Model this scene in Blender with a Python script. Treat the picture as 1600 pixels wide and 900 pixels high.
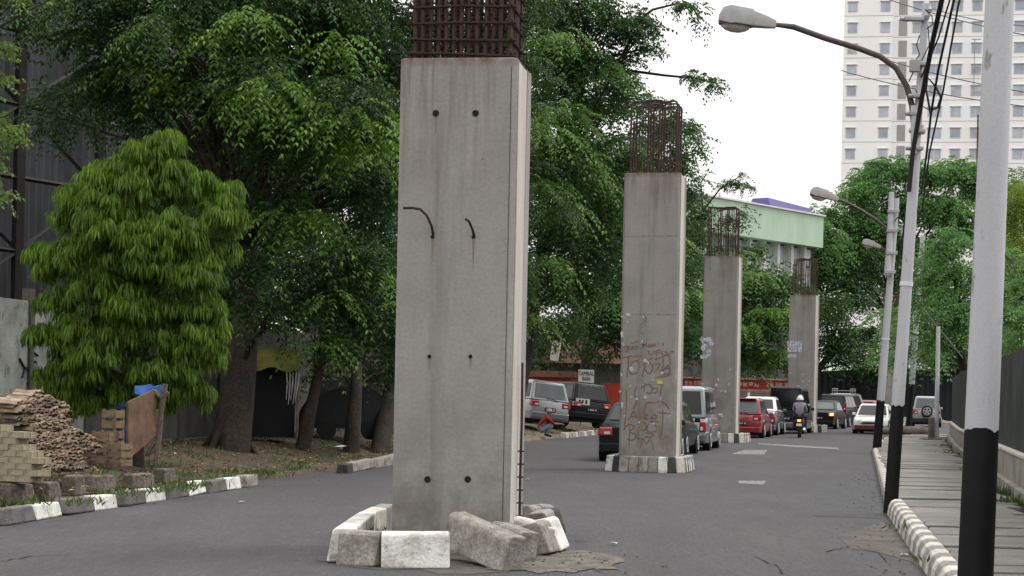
import bpy, bmesh, math, random
import numpy as np
from mathutils import Vector, Matrix, Euler
R = math.radians
random.seed(7); rng = np.random.default_rng(11)
for o in list(bpy.data.objects): bpy.data.objects.remove(o)
scn = bpy.context.scene
COL = scn.collection

# ------------------------------------------------------------------ camera
ROLL = -0.020; F = 2900.0; CU, CV, EYE = 800.0, 613.0, 1.6
cd = bpy.data.cameras.new("camera"); cam = bpy.data.objects.new("camera", cd); COL.objects.link(cam)
cd.sensor_fit = 'HORIZONTAL'; cd.sensor_width = 36; cd.lens = 36 * F / 1600
cd.shift_y = (CV - 450) / 1600.0; cd.clip_start = 0.1; cd.clip_end = 6000
cr, sr = math.cos(ROLL), math.sin(ROLL)
# camera right axis = (cos,0,-sin), up axis = (sin,0,cos), looking along +Y
cam.matrix_world = Matrix(((cr, sr, 0, 0), (0, 0, -1, 0), (-sr, cr, 0, EYE), (0, 0, 0, 1)))
scn.camera = cam

# ------------------------------------------------------------------ sky, sun, exposure
SUN_EL, SUN_AZ = R(58), R(68)          # azimuth from +Y towards +X
w = bpy.data.worlds.new("World"); scn.world = w; w.use_nodes = True
nt = w.node_tree; nt.nodes.clear()
sky = nt.nodes.new("ShaderNodeTexSky"); sky.sky_type = 'NISHITA'; sky.sun_disc = False
sky.sun_elevation = SUN_EL; sky.sun_rotation = SUN_AZ; sky.dust_density = 6; sky.ozone_density = 1.0; sky.air_density = 1.0
hs = nt.nodes.new("ShaderNodeHueSaturation"); hs.inputs["Saturation"].default_value = 0.12
mx = nt.nodes.new("ShaderNodeMix"); mx.data_type = 'RGBA'; mx.inputs[0].default_value = 0.80
mx.inputs[7].default_value = (11.6, 11.4, 11.2, 1)
tcw = nt.nodes.new("ShaderNodeTexCoord"); sxw = nt.nodes.new("ShaderNodeSeparateXYZ"); nt.links.new(tcw.outputs["Generated"], sxw.inputs[0])
mrw = nt.nodes.new("ShaderNodeMapRange"); mrw.inputs[1].default_value = 0; mrw.inputs[2].default_value = 1; mrw.inputs[3].default_value = 8.6; mrw.inputs[4].default_value = 21.0
nt.links.new(sxw.outputs["Z"], mrw.inputs[0])
cmw = nt.nodes.new("ShaderNodeMix"); cmw.data_type = 'RGBA'; cmw.blend_type = 'MULTIPLY'; cmw.inputs[0].default_value = 1; cmw.inputs[7].default_value = (1.0, .985, .97, 1)
nt.links.new(mrw.outputs[0], cmw.inputs[6]); nt.links.new(cmw.outputs[2], mx.inputs[7])
bg = nt.nodes.new("ShaderNodeBackground"); bg.inputs[1].default_value = 0.12
wo = nt.nodes.new("ShaderNodeOutputWorld")
nt.links.new(sky.outputs[0], hs.inputs["Color"]); nt.links.new(hs.outputs[0], mx.inputs[6])
nt.links.new(mx.outputs[2], bg.inputs[0]); nt.links.new(bg.outputs[0], wo.inputs[0])
sl = bpy.data.lights.new("sun", 'SUN'); sun = bpy.data.objects.new("sun", sl); COL.objects.link(sun)
sl.energy = 1.5; sl.angle = R(20); sl.color = (1, 0.96, 0.9)
sd = Vector((math.sin(SUN_AZ) * math.cos(SUN_EL), math.cos(SUN_AZ) * math.cos(SUN_EL), math.sin(SUN_EL)))
sun.rotation_euler = sd.to_track_quat('Z', 'Y').to_euler(); sun.location = (40, 10, 60)
scn.view_settings.view_transform = 'Standard'; scn.view_settings.look = 'None'
scn.view_settings.exposure = 0.14; scn.view_settings.gamma = 1; scn.view_settings.use_curve_mapping = False
scn.cycles.use_denoising = True
scn.cycles.max_bounces = 6; scn.cycles.diffuse_bounces = 3; scn.cycles.glossy_bounces = 3; scn.cycles.transmission_bounces = 3; scn.cycles.transparent_max_bounces = 4

# ------------------------------------------------------------------ picking real places
def ray(u, v):
    du, dv = u - CU, CV - v
    return Vector(((du * cr + dv * sr) / F, 1.0, (-du * sr + dv * cr) / F))
def P(u, v, Y):
    d = ray(u, v); return Vector((d.x * Y, Y, EYE + d.z * Y))
def G(u, v, z=0.0):
    d = ray(u, v); Y = (z - EYE) / d.z; return Vector((d.x * Y, Y, z))
def lerp(a, b, t): return a + (b - a) * t
def interp(pts, y):       # polyline given as (x, y): x at y
    for (x0, y0), (x1, y1) in zip(pts[:-1], pts[1:]):
        if y <= y1: return lerp(x0, x1, (y - y0) / (y1 - y0))
    return pts[-1][0]
LEFT = [(-11.5, -6), (-8.6, 10), (-5.8, 21.3), (-4.9, 27.8), (-3.2, 36.5), (-2.7, 41), (0.6, 60.8), (3.2, 72), (6.6, 85), (11.5, 99), (19.5, 116), (34, 138), (52, 158)]
RIGHT = [(0.4, -6), (1.55, 3), (3.85, 16.9), (5.4, 26.5), (11.2, 57.5), (14.3, 71), (19.9, 87), (28.5, 104), (44, 126), (60, 146)]

# ------------------------------------------------------------------ mesh helper
class MB:
    def __init__(s): s.v = []; s.f = []; s.m = []
    def add(s, vs, fs, mi=0):
        b = len(s.v); s.v += [tuple(x) for x in vs]; s.f += [tuple(b + i for i in f) for f in fs]; s.m += [mi] * len(fs); return s
    def box(s, c, size, rot=None, mi=0, taper=1.0, ty=None):
        x, y, z = (k / 2 for k in size); M = rot if rot is not None else Matrix.Identity(3)
        ty = taper if ty is None else ty
        p = [(-x, -y, -z), (x, -y, -z), (x, y, -z), (-x, y, -z), (-x * taper, -y * ty, z), (x * taper, -y * ty, z), (x * taper, y * ty, z), (-x * taper, y * ty, z)]
        c = Vector(c)
        return s.add([c + M @ Vector(q) for q in p], [(3, 2, 1, 0), (4, 5, 6, 7), (0, 1, 5, 4), (1, 2, 6, 5), (2, 3, 7, 6), (3, 0, 4, 7)], mi)
    def tube(s, pts, r, n=8, mi=0, cap=True):
        pts = [Vector(p) for p in pts]; rs = r if isinstance(r, (list, tuple)) else [r] * len(pts)
        rings = []; prev = None
        for i, p in enumerate(pts):
            t = (pts[min(i + 1, len(pts) - 1)] - pts[max(i - 1, 0)])
            t = t.normalized() if t.length > 1e-9 else Vector((0, 0, 1))
            if prev is None:
                a = Vector((1, 0, 0)) if abs(t.x) < .8 else Vector((0, 1, 0)); a = (a - t * a.dot(t)).normalized()
            else: a = (prev - t * prev.dot(t)).normalized()
            prev = a; b = t.cross(a)
            rings.append([p + (a * math.cos(2 * math.pi * k / n) + b * math.sin(2 * math.pi * k / n)) * rs[i] for k in range(n)])
        vs = [q for g in rings for q in g]; fs = []
        for i in range(len(pts) - 1):
            for k in range(n): fs.append((i * n + k, i * n + (k + 1) % n, (i + 1) * n + (k + 1) % n, (i + 1) * n + k))
        if cap: fs.append(tuple(range(n - 1, -1, -1))); fs.append(tuple(range((len(pts) - 1) * n, len(pts) * n)))
        return s.add(vs, fs, mi)
    def prism(s, poly, h0, h1, fn=lambda x, y, h: (x, y, h), mi=0):
        n = len(poly)
        vs = [fn(x, y, h0) for x, y in poly] + [fn(x, y, h1) for x, y in poly]
        return s.add(vs, [tuple(range(n - 1, -1, -1)), tuple(range(n, 2 * n))] + [(i, (i + 1) % n, n + (i + 1) % n, n + i) for i in range(n)], mi)
    def loft(s, rings, mi=0, cap=True):
        n = len(rings[0]); vs = [q for g in rings for q in g]; fs = []
        for i in range(len(rings) - 1):
            for k in range(n): fs.append((i * n + k, i * n + (k + 1) % n, (i + 1) * n + (k + 1) % n, (i + 1) * n + k))
        if cap: fs.append(tuple(range(n - 1, -1, -1))); fs.append(tuple(range((len(rings) - 1) * n, len(rings) * n)))
        return s.add(vs, fs, mi)
    def mesh(s, name):
        me = bpy.data.meshes.new(name); me.from_pydata(s.v, [], s.f)
        if any(s.m): me.polygons.foreach_set('material_index', s.m)
        bm = bmesh.new(); bm.from_mesh(me); bmesh.ops.recalc_face_normals(bm, faces=bm.faces); bm.to_mesh(me); bm.free()
        return me
    def build(s, name, mat, parent=None, loc=None, rot=None, smooth=None, bevel=None, kind=None):
        me = s.mesh(name)
        for m in (mat if isinstance(mat, (list, tuple)) else [mat]): me.materials.append(m)
        if smooth is not None: me.shade_smooth(); me.set_sharp_from_angle(angle=R(smooth))
        o = bpy.data.objects.new(name, me); COL.objects.link(o)
        if parent: o.parent = parent
        if loc is not None: o.location = loc
        if rot is not None: o.rotation_euler = rot
        if bevel:
            b = o.modifiers.new("bevel", 'BEVEL'); b.width = bevel; b.segments = 2; b.limit_method = 'ANGLE'; b.angle_limit = R(35)
        if kind: o['kind'] = kind
        return o
def tag(o, label, cat, group=None, kind=None):
    o['label'] = label; o['category'] = cat
    if group: o['group'] = group
    if kind: o['kind'] = kind
    return o
def thing(name, label, cat, loc=(0, 0, 0), rz=0.0, group=None):
    o = bpy.data.objects.new(name, None); COL.objects.link(o); o.location = loc; o.rotation_euler = (0, 0, rz)
    o.empty_display_size = .2
    return tag(o, label, cat, group)
def rotz(a): return Matrix.Rotation(a, 3, 'Z')
def jbox(mb, c, size, rot=None, j=.05, mi=0):
    """box whose corners wander a little: worn stone"""
    k = len(mb.v); mb.box(c, size, rot, mi, taper=.88, ty=.82)
    for i in range(k, len(mb.v)):
        x, y, z = mb.v[i]; mb.v[i] = (x + random.uniform(-j, j) * size[1], y + random.uniform(-j, j) * size[1], z + random.uniform(-j, j) * size[2])
    return mb

# ------------------------------------------------------------------ materials
def mat(name, col, rough=.8, var=.25, scale=3.0, col2=None, bump=0.0, bscale=40., metal=0., coat=0., spec=.3, detail=6, fine=0.0, stretch=(1, 1, 1), obj=True, lo=.35, hi=.68):
    m = bpy.data.materials.new(name); m.use_nodes = True; t = m.node_tree; b = t.nodes["Principled BSDF"]
    b.inputs["Roughness"].default_value = rough; b.inputs["Metallic"].default_value = metal
    b.inputs["Coat Weight"].default_value = coat; b.inputs["Coat Roughness"].default_value = .06
    b.inputs["Specular IOR Level"].default_value = spec
    col = tuple(col); c2 = col2 if col2 else tuple(c * (1 - var) for c in col)
    tc = t.nodes.new("ShaderNodeTexCoord"); mp = t.nodes.new("ShaderNodeMapping"); mp.inputs["Scale"].default_value = stretch
    t.links.new(tc.outputs["Object"], mp.inputs[0])
    n = t.nodes.new("ShaderNodeTexNoise"); n.inputs["Scale"].default_value = scale; n.inputs["Detail"].default_value = detail; n.inputs["Roughness"].default_value = .62
    t.links.new(mp.outputs[0], n.inputs["Vector"])
    r = t.nodes.new("ShaderNodeValToRGB"); r.color_ramp.elements[0].position = lo; r.color_ramp.elements[1].position = hi
    r.color_ramp.elements[0].color = (*c2, 1); r.color_ramp.elements[1].color = (*col, 1)
    t.links.new(n.outputs["Fac"], r.inputs[0]); out = r.outputs[0]
    if fine:
        n2 = t.nodes.new("ShaderNodeTexNoise"); n2.inputs["Scale"].default_value = bscale * 1.5; n2.inputs["Detail"].default_value = 3
        t.links.new(tc.outputs["Object"], n2.inputs["Vector"])
        mr = t.nodes.new("ShaderNodeMapRange"); mr.inputs[1].default_value = .3; mr.inputs[2].default_value = .7; mr.inputs[3].default_value = 1 - fine; mr.inputs[4].default_value = 1 + fine
        t.links.new(n2.outputs["Fac"], mr.inputs[0])
        mm = t.nodes.new("ShaderNodeMix"); mm.data_type = 'RGBA'; mm.blend_type = 'MULTIPLY'; mm.inputs[0].default_value = 1
        t.links.new(out, mm.inputs[6]); t.links.new(mr.outputs[0], mm.inputs[7]); out = mm.outputs[2]
    t.links.new(out, b.inputs["Base Color"])
    if bump:
        nb = t.nodes.new("ShaderNodeTexNoise"); nb.inputs["Scale"].default_value = bscale; nb.inputs["Detail"].default_value = 4
        t.links.new(tc.outputs["Object"], nb.inputs["Vector"])
        bp = t.nodes.new("ShaderNodeBump"); bp.inputs["Strength"].default_value = bump; bp.inputs["Distance"].default_value = .02
        t.links.new(nb.outputs["Fac"], bp.inputs["Height"]); t.links.new(bp.outputs[0], b.inputs["Normal"])
    return m
def nodes_of(m): return m.node_tree, m.node_tree.nodes["Principled BSDF"]
def overlay(m, col, fac_builder):
    """mix another surface colour over the base colour with a mask built by fac_builder(tree, texcoord)"""
    t, b = nodes_of(m); src = b.inputs["Base Color"].links[0].from_socket
    tc = t.nodes.new("ShaderNodeTexCoord"); f = fac_builder(t, tc)
    mm = t.nodes.new("ShaderNodeMix"); mm.data_type = 'RGBA'; t.links.new(f, mm.inputs[0]); t.links.new(src, mm.inputs[6]); mm.inputs[7].default_value = (*col, 1)
    t.links.new(mm.outputs[2], b.inputs["Base Color"])
def noise_mask(scale, lo, hi, stretch=(1, 1, 1), amount=1.0, seed=0.0, zband=None, detail=5):
    def fn(t, tc):
        mp = t.nodes.new("ShaderNodeMapping"); mp.inputs["Scale"].default_value = stretch; mp.inputs["Location"].default_value = (seed, seed * .7, seed * 1.3)
        t.links.new(tc.outputs["Object"], mp.inputs[0])
        n = t.nodes.new("ShaderNodeTexNoise"); n.inputs["Scale"].default_value = scale; n.inputs["Detail"].default_value = detail; n.inputs["Roughness"].default_value = .65
        t.links.new(mp.outputs[0], n.inputs["Vector"])
        mr = t.nodes.new("ShaderNodeMapRange"); mr.inputs[1].default_value = lo; mr.inputs[2].default_value = hi; mr.inputs[3].default_value = 0; mr.inputs[4].default_value = amount
        t.links.new(n.outputs["Fac"], mr.inputs[0]); out = mr.outputs[0]
        if zband:
            sx = t.nodes.new("ShaderNodeSeparateXYZ"); t.links.new(tc.outputs["Object"], sx.inputs[0])
            m2 = t.nodes.new("ShaderNodeMapRange"); m2.inputs[1].default_value = zband[0]; m2.inputs[2].default_value = zband[1]
            t.links.new(sx.outputs["Z"], m2.inputs[0])
            mu = t.nodes.new("ShaderNodeMath"); mu.operation = 'MULTIPLY'; t.links.new(out, mu.inputs[0]); t.links.new(m2.outputs[0], mu.inputs[1]); out = mu.outputs[0]
        return out
    return fn
def emis(name, col, s):
    m = bpy.data.materials.new(name); m.use_nodes = True; b = m.node_tree.nodes["Principled BSDF"]
    b.inputs["Base Color"].default_value = (*col, 1); b.inputs["Emission Color"].default_value = (*col, 1); b.inputs["Emission Strength"].default_value = s
    return m
def leafmat(name, c1, c2, trans=.35, rough=.55, c3=None, mid=1.0, wt=.55):
    m = bpy.data.materials.new(name); m.use_nodes = True; t = m.node_tree; t.nodes.clear()
    out = t.nodes.new("ShaderNodeOutputMaterial"); g = t.nodes.new("ShaderNodeNewGeometry"); r = t.nodes.new("ShaderNodeValToRGB")
    r.color_ramp.elements[0].color = (*c1, 1); r.color_ramp.elements[1].color = (*c2, 1)
    if c3: e = r.color_ramp.elements.new(mid if mid < 1 else .93); e.color = (*c2, 1); r.color_ramp.elements[2].color = (*c3, 1)
    at = t.nodes.new("ShaderNodeAttribute"); at.attribute_name = "tone"
    ad = t.nodes.new("ShaderNodeMath"); ad.operation = 'MULTIPLY_ADD'; ad.inputs[1].default_value = 1 - wt
    t.links.new(g.outputs["Random Per Island"], ad.inputs[0])
    ml = t.nodes.new("ShaderNodeMath"); ml.operation = 'MULTIPLY'; ml.inputs[1].default_value = wt; t.links.new(at.outputs["Fac"], ml.inputs[0])
    t.links.new(ml.outputs[0], ad.inputs[2]); t.links.new(ad.outputs[0], r.inputs[0])
    p = t.nodes.new("ShaderNodeBsdfPrincipled"); p.inputs["Roughness"].default_value = rough; p.inputs["Specular IOR Level"].default_value = .25
    tr = t.nodes.new("ShaderNodeBsdfTranslucent"); ms = t.nodes.new("ShaderNodeMixShader"); ms.inputs[0].default_value = trans
    hs = t.nodes.new("ShaderNodeHueSaturation"); hs.inputs["Value"].default_value = 1.5; hs.inputs["Hue"].default_value = .497
    t.links.new(r.outputs[0], p.inputs["Base Color"]); t.links.new(r.outputs[0], hs.inputs["Color"]); t.links.new(hs.outputs[0], tr.inputs[0])
    t.links.new(p.outputs[0], ms.inputs[1]); t.links.new(tr.outputs[0], ms.inputs[2]); t.links.new(ms.outputs[0], out.inputs[0])
    return m

M = {}
M['asphalt'] = mat('asphalt', (.068, .066, .069), .9, scale=.9, col2=(.054, .052, .055), bump=.6, bscale=22, fine=.34, stretch=(1, .4, 1), detail=9)
overlay(M['asphalt'], (.042, .040, .043), noise_mask(6, .55, .75, (1, .5, 1), .55, 13, detail=8))
overlay(M['asphalt'], (.10, .097, .099), noise_mask(14, .56, .72, (1, .6, 1), .5, 17, detail=8))
overlay(M['asphalt'], (.05, .048, .051), noise_mask(.35, .52, .62, (1, .25, 1), .6, 3))
overlay(M['asphalt'], (.082, .074, .067), noise_mask(.5, .58, .72, (1.4, .2, 1), .7, 9))
overlay(M['asphalt'], (.13, .126, .125), noise_mask(26, .74, .8, (1, 1, 1), .6, 5, detail=2))
overlay(M['asphalt'], (.033, .032, .034), noise_mask(30, .50, .66, (1, .09, 1), .55, 31, detail=4))
overlay(M['asphalt'], (.115, .112, .114), noise_mask(34, .56, .72, (1, .09, 1), .5, 37, detail=4))
overlay(M['asphalt'], (.045, .044, .047), noise_mask(2.2, .52, .68, (1, .12, 1), .5, 41, detail=6))
M['kerbdark'] = mat('kerb_worn_black_paint', (.06, .06, .062), .85, scale=7, col2=(.13, .125, .12), bump=.5, fine=.25, lo=.45, hi=.75)
M['patch'] = mat('asphalt_patch', (.066, .066, .072), .85, scale=3.2, var=.3, bump=.5, bscale=70, fine=.25)
M['silt'] = mat('dusty_silt', (.115, .10, .084), .95, scale=2.5, col2=(.062, .058, .056), bump=.6, bscale=50, fine=.3)
M['rubble'] = mat('rubble_mortar', (.17, .15, .125), .95, scale=5, col2=(.075, .068, .06), bump=.9, bscale=30, fine=.35)
M['paint_w'] = mat('worn_road_paint', (.26, .26, .255), .8, scale=11, col2=(.085, .083, .084), lo=.42, hi=.6, fine=.3)
M['ground'] = mat('earth', (.12, .09, .06), .95, scale=.4, var=.4)
M['soil'] = mat('verge_soil', (.115, .075, .05), .95, scale=.9, col2=(.045, .033, .024), bump=1.0, bscale=9, fine=.45)
overlay(M['soil'], (.05, .07, .025), noise_mask(1.1, .5, .6, (1, 1, 1), .85, 4))
M['dirtlot'] = mat('dirt_lot', (.20, .165, .125), .95, scale=.8, col2=(.12, .095, .07), bump=.9, bscale=12, fine=.3)
M['pave'] = mat('paving_concrete', (.20, .194, .182), .92, scale=1.3, col2=(.135, .13, .122), bump=.5, bscale=35, fine=.25)
M['gap'] = mat('gap_dirt', (.05, .045, .035), .95, scale=5)
def concrete(name, a, b, top=None):
    m = mat(name, a, .88, scale=1.1, col2=b, bump=.25, bscale=20, fine=.07)
    overlay(m, tuple(c * .52 for c in b), noise_mask(3.2, .53, .72, (1, 1, .06), .55, 2))     # drip streaks
    overlay(m, tuple(c * 1.25 for c in a), noise_mask(1.6, .55, .75, (1, 1, .5), .4, 7))
    overlay(m, (b[0] * .3, b[1] * .29, b[2] * .28), noise_mask(15, .77, .8, (1, 1, 1), .8, 1, detail=2))  # blow holes
    if top:
        overlay(m, (.08, .05, .036), noise_mask(5.5, .46, .72, (1.4, 1.4, .10), .75, 12, zband=(top - 1.6, top - .1)))
        overlay(m, (.15, .075, .04), noise_mask(6, .35, .6, (1, 1, 1), .9, 5, zband=(top - .10, top - .015)))
    return m
M['conc1'] = concrete('pillar_concrete', (.30, .287, .274), (.243, .233, .223), 4.87)
overlay(M['conc1'], (.12, .108, .09), noise_mask(2.2, .44, .66, (1, 1, .9), .75, 21, zband=(1.7, .2)))
for _n, _h in ((2, 6.27), (3, 6.52), (4, 6.49), (5, 6.5)): M['conc%d' % _n] = concrete('pillar_concrete_weathered_%d' % _n, (.30, .283, .262), (.215, .203, .188), _h)
for _n in (2, 3, 4, 5): overlay(M['conc%d' % _n], (.14, .13, .105), noise_mask(2.4, .4, .62, (1, 1, .8), .75, 8 + _n, zband=(3.2, .8)))
M['flange'] = mat('pale_side_plaster', (.56, .545, .52), .85, scale=2.5, col2=(.42, .40, .37), bump=.2, fine=.12, stretch=(1, 1, .2))
overlay(M['flange'], (.42, .29, .17), noise_mask(2.5, .52, .66, (1, 4, .1), .55, 3))
M['rust'] = mat('rusty_steel', (.078, .053, .046), .85, scale=9, col2=(.05, .028, .022), bump=.5, bscale=60, metal=.2)
M['rustdark'] = mat('dark_rusty_steel', (.045, .03, .025), .85, scale=9, col2=(.025, .018, .016))
M['stain'] = mat('rust_stain', (.17, .145, .11), .9, scale=20, col2=(.20, .18, .155))
M['hole'] = mat('socket_dark', (.012, .012, .012), .9)
M['kerbraw'] = mat('kerb_concrete', (.34, .325, .295), .9, scale=6, col2=(.17, .155, .135), bump=.7, bscale=30, fine=.25)
overlay(M['kerbraw'], (.09, .08, .068), noise_mask(4, .52, .7, (1, 1, 1), .85, 6))
M['kerbwhite'] = mat('kerb_white_paint', (.68, .67, .64), .85, scale=5, col2=(.38, .36, .33), bump=.5, bscale=35, fine=.15, lo=.3, hi=.55)
overlay(M['kerbwhite'], (.17, .155, .135), noise_mask(7, .55, .68, (1, 1, 1), .85, 2))
M['kerbblack'] = mat('kerb_black_paint', (.028, .028, .03), .8, scale=8, col2=(.055, .054, .052), bump=.4, fine=.3, lo=.3, hi=.6)
M['kerbgrey'] = mat('kerb_faded_grey_paint', (.15, .148, .145), .85, scale=7, col2=(.26, .25, .235), bump=.5, fine=.25)
M['kerbcream'] = mat('kerb_faded_white_paint', (.60, .57, .51), .85, scale=6, col2=(.36, .335, .295), bump=.4, fine=.2)
M['stone'] = mat('rough_stone', (.17, .145, .12), .95, scale=4, col2=(.085, .075, .062), bump=1, bscale=16, fine=.35)
overlay(M['stone'], (.05, .06, .03), noise_mask(3, .52, .64, amount=.7, seed=8))
M['pole'] = mat('pale_grey_pole_paint', (.46, .465, .49), .6, scale=3, col2=(.39, .395, .42), stretch=(1, 1, .15), fine=.06, spec=.4)
overlay(M['pole'], (.18, .17, .16), noise_mask(9, .63, .68, (1, 1, .35), .75, 4, detail=3))
M['poleblack'] = mat('black_pole_paint', (.008, .008, .0085), .6, scale=6, var=.4, spec=.2)
M['arm'] = mat('dark_arm_steel', (.05, .042, .045), .6, scale=12, col2=(.09, .07, .06))
M['lampgrey'] = mat('lamp_housing_grey', (.33, .32, .32), .55, scale=6, var=.2)
M['lampglass'] = mat('lamp_bowl', (.75, .68, .6), .18, scale=4, var=.12, spec=.6)
_t, _b = nodes_of(M['lampglass']); _b.inputs["Transmission Weight"].default_value = .55
M['cable'] = mat('black_cable', (.018, .016, .016), .6)
M['wire'] = mat('grey_wire', (.10, .10, .11), .6)
M['clamp'] = mat('galvanised_clamp', (.38, .38, .4), .5, metal=.3)
M['bark'] = mat('bark', (.045, .035, .028), .95, scale=3, col2=(.016, .013, .011), bump=1, bscale=12, fine=.4, stretch=(1, 1, .25))
M['bark2'] = mat('pale_bark', (.15, .12, .095), .95, scale=3, col2=(.06, .05, .04), bump=1, bscale=14, fine=.3, stretch=(1, 1, .3))
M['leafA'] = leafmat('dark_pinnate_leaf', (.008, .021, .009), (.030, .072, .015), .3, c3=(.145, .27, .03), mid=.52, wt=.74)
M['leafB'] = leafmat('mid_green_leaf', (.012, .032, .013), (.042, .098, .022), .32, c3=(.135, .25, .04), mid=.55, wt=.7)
M['leafY'] = leafmat('drooping_yellow_green_leaf', (.016, .04, .006), (.135, .24, .02), .38, c3=(.21, .32, .035))
M['leafF'] = leafmat('feathery_far_leaf', (.045, .11, .035), (.13, .27, .07), .35)  # lighter green carries the haze over far trees in the leaf colour
M['leafP'] = leafmat('bamboo_leaf', (.08, .14, .015), (.2, .28, .04), .35)
M['leafT'] = leafmat('glossy_small_leaf', (.04, .085, .014), (.13, .21, .04), .35, c3=(.24, .3, .08))
M['grass'] = leafmat('weed_grass', (.03, .055, .012), (.09, .14, .03), .3)
M['litter'] = leafmat('dry_litter', (.10, .06, .03), (.28, .20, .12), .1, c3=(.55, .5, .45))
M['panelwall'] = mat('precast_panel', (.14, .135, .125), .93, scale=1.2, col2=(.065, .063, .057), bump=.5, bscale=15, fine=.2, stretch=(1, 1, .4))  # colour darkened to deepen the shade on the wall under the trees
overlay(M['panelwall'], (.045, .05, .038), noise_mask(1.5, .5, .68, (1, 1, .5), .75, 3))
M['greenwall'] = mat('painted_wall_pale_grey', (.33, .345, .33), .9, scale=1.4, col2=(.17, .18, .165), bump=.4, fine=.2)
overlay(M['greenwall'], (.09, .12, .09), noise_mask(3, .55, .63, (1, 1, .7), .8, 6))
M['sheet'] = mat('corrugated_sheet', (.11, .115, .13), .6, scale=1.5, col2=(.06, .062, .07), stretch=(1, 1, .15), metal=.1)
M['steel'] = mat('dark_frame_steel', (.028, .024, .024), .7, scale=6, var=.4)
M['brownsheet'] = mat('brown_board', (.17, .098, .06), .9, scale=3, col2=(.085, .05, .033), bump=.4, fine=.2)
M['wood'] = mat('weathered_timber', (.26, .185, .115), .9, scale=5, col2=(.13, .09, .06), bump=.5, fine=.2, stretch=(1, 1, 4))
M['woodgrey'] = mat('grey_timber', (.2, .175, .15), .9, scale=5, col2=(.1, .085, .07), bump=.5, fine=.2)
M['blue'] = mat('blue_plastic', (.02, .055, .16), .6, scale=3, var=.4)
M['bluetarp'] = mat('bright_blue_tarp', (.05, .17, .5), .6, scale=3, var=.3)
M['yellowtarp'] = mat('mossy_yellow_tarp', (.20, .19, .035), .8, scale=3, col2=(.075, .075, .022), bump=.6, bscale=6)
M['blacktarp'] = mat('black_tarp', (.012, .012, .013), .7, scale=3, var=.3, bump=.5, bscale=5)
M['rag'] = mat('pale_rag', (.42, .42, .44), .9, scale=5, var=.4)
TILES = [mat('roof_tile_a', (.29, .205, .145), .9, scale=6, col2=(.15, .105, .075), fine=.2), mat('roof_tile_b', (.38, .31, .225), .9, scale=6, col2=(.2, .155, .11), fine=.2), mat('roof_tile_c', (.17, .135, .1), .9, scale=6, col2=(.085, .068, .052), fine=.2)]
M['block'] = mat('sand_lime_block', (.40, .355, .25), .92, scale=4, col2=(.22, .19, .13), bump=.4, fine=.2)
M['fence'] = mat('dark_green_sheet', (.058, .064, .06), .65, scale=1.0, col2=(.034, .038, .036), fine=.15)
M['lowwall'] = mat('low_wall_render', (.33, .315, .285), .92, scale=1.7, col2=(.17, .158, .135), bump=.4, fine=.2, stretch=(1, 1, .6))
overlay(M['lowwall'], (.085, .078, .06), noise_mask(2, .4, .62, (1, 1, .8), .9, 3, zband=(.55, .1)))
M['tower'] = mat('tower_cream_paint', (.86, .855, .855), .8, scale=.15, var=.06)
M['towerline'] = mat('tower_joint', (.42, .40, .39), .85)
M['slot'] = mat('tower_stair_panel', (.36, .345, .345), .8, scale=.8, var=.2)
M['winframe'] = mat('window_frame_white', (.7, .7, .7), .6)
M['glassblue'] = mat('window_glass', (.48, .52, .60), .35, scale=.35, col2=(.26, .30, .37), spec=.5)
M['greenpaint'] = mat('pale_green_render', (.42, .545, .43), .85, scale=.7, col2=(.35, .47, .36), fine=.06, stretch=(1, 1, .4))
overlay(M['greenpaint'], (.13, .17, .13), noise_mask(1.3, .64, .72, (1, 1, .5), .6, 5))
M['whitecap'] = mat('white_coping', (.66, .66, .64), .8, scale=1, var=.15)
M['offwhite'] = mat('offwhite_render', (.52, .52, .50), .85, scale=.7, var=.2)
M['violet'] = mat('violet_roof', (.09, .08, .25), .6, scale=.5, var=.2)
M['acwhite'] = mat('ac_casing', (.55, .55, .52), .6)
M['dark'] = mat('dark_interior', (.012, .012, .013), .9)
M['farfence'] = mat('far_dark_sheet', (.022, .026, .03), .7, scale=.8, var=.3)
M['tyre'] = mat('tyre_rubber', (.018, .018, .018), .85)
M['alloy'] = mat('alloy_rim', (.5, .5, .52), .35, metal=.6, var=.1)
M['glass'] = mat('car_glass', (.012, .013, .015), .05, var=.3, spec=.4)
M['glasslight'] = mat('car_glass_clear', (.10, .12, .125), .08, var=.4, spec=.5, scale=2.5)
M['trim'] = mat('black_plastic', (.016, .016, .017), .6)
M['plate'] = mat('plate_black', (.015, .015, .016), .5)
M['platew'] = mat('plate_characters', (.6, .6, .6), .6)
M['tail'] = mat('tail_lens', (.36, .012, .015), .25, var=.3, spec=.6)
M['tailwhite'] = mat('clear_lens', (.62, .6, .58), .2, var=.2, spec=.6)
M['amberlit'] = emis('lit_indicator', (1, .33, .04), 5)
M['redlit'] = emis('lit_tail_light', (1, .2, .03), 4)
M['chrome'] = mat('chrome', (.7, .7, .7), .2, metal=.8, var=.05)
def paint(name, c, metal=.25): return mat(name, c, .38, var=.08, scale=1.2, coat=.8 if max(c) > .02 else .12, metal=metal, spec=.5 if max(c) > .02 else .18)
M['p_dark'] = paint('dark_green_car_paint', (.006, .009, .009), 0); M['p_black'] = paint('black_car_paint', (.008, .008, .009), 0)
M['p_silver'] = paint('silver_car_paint', (.27, .28, .30), .5); M['p_grey'] = paint('grey_car_paint', (.13, .14, .145), .4)
M['p_red'] = paint('red_car_paint', (.25, .012, .02)); M['p_white'] = paint('white_car_paint', (.72, .72, .72), 0); M['p_maroon'] = paint('maroon_car_paint', (.09, .012, .016))
M['p_steel'] = paint('bluish_grey_car_paint', (.045, .055, .07))
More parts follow.
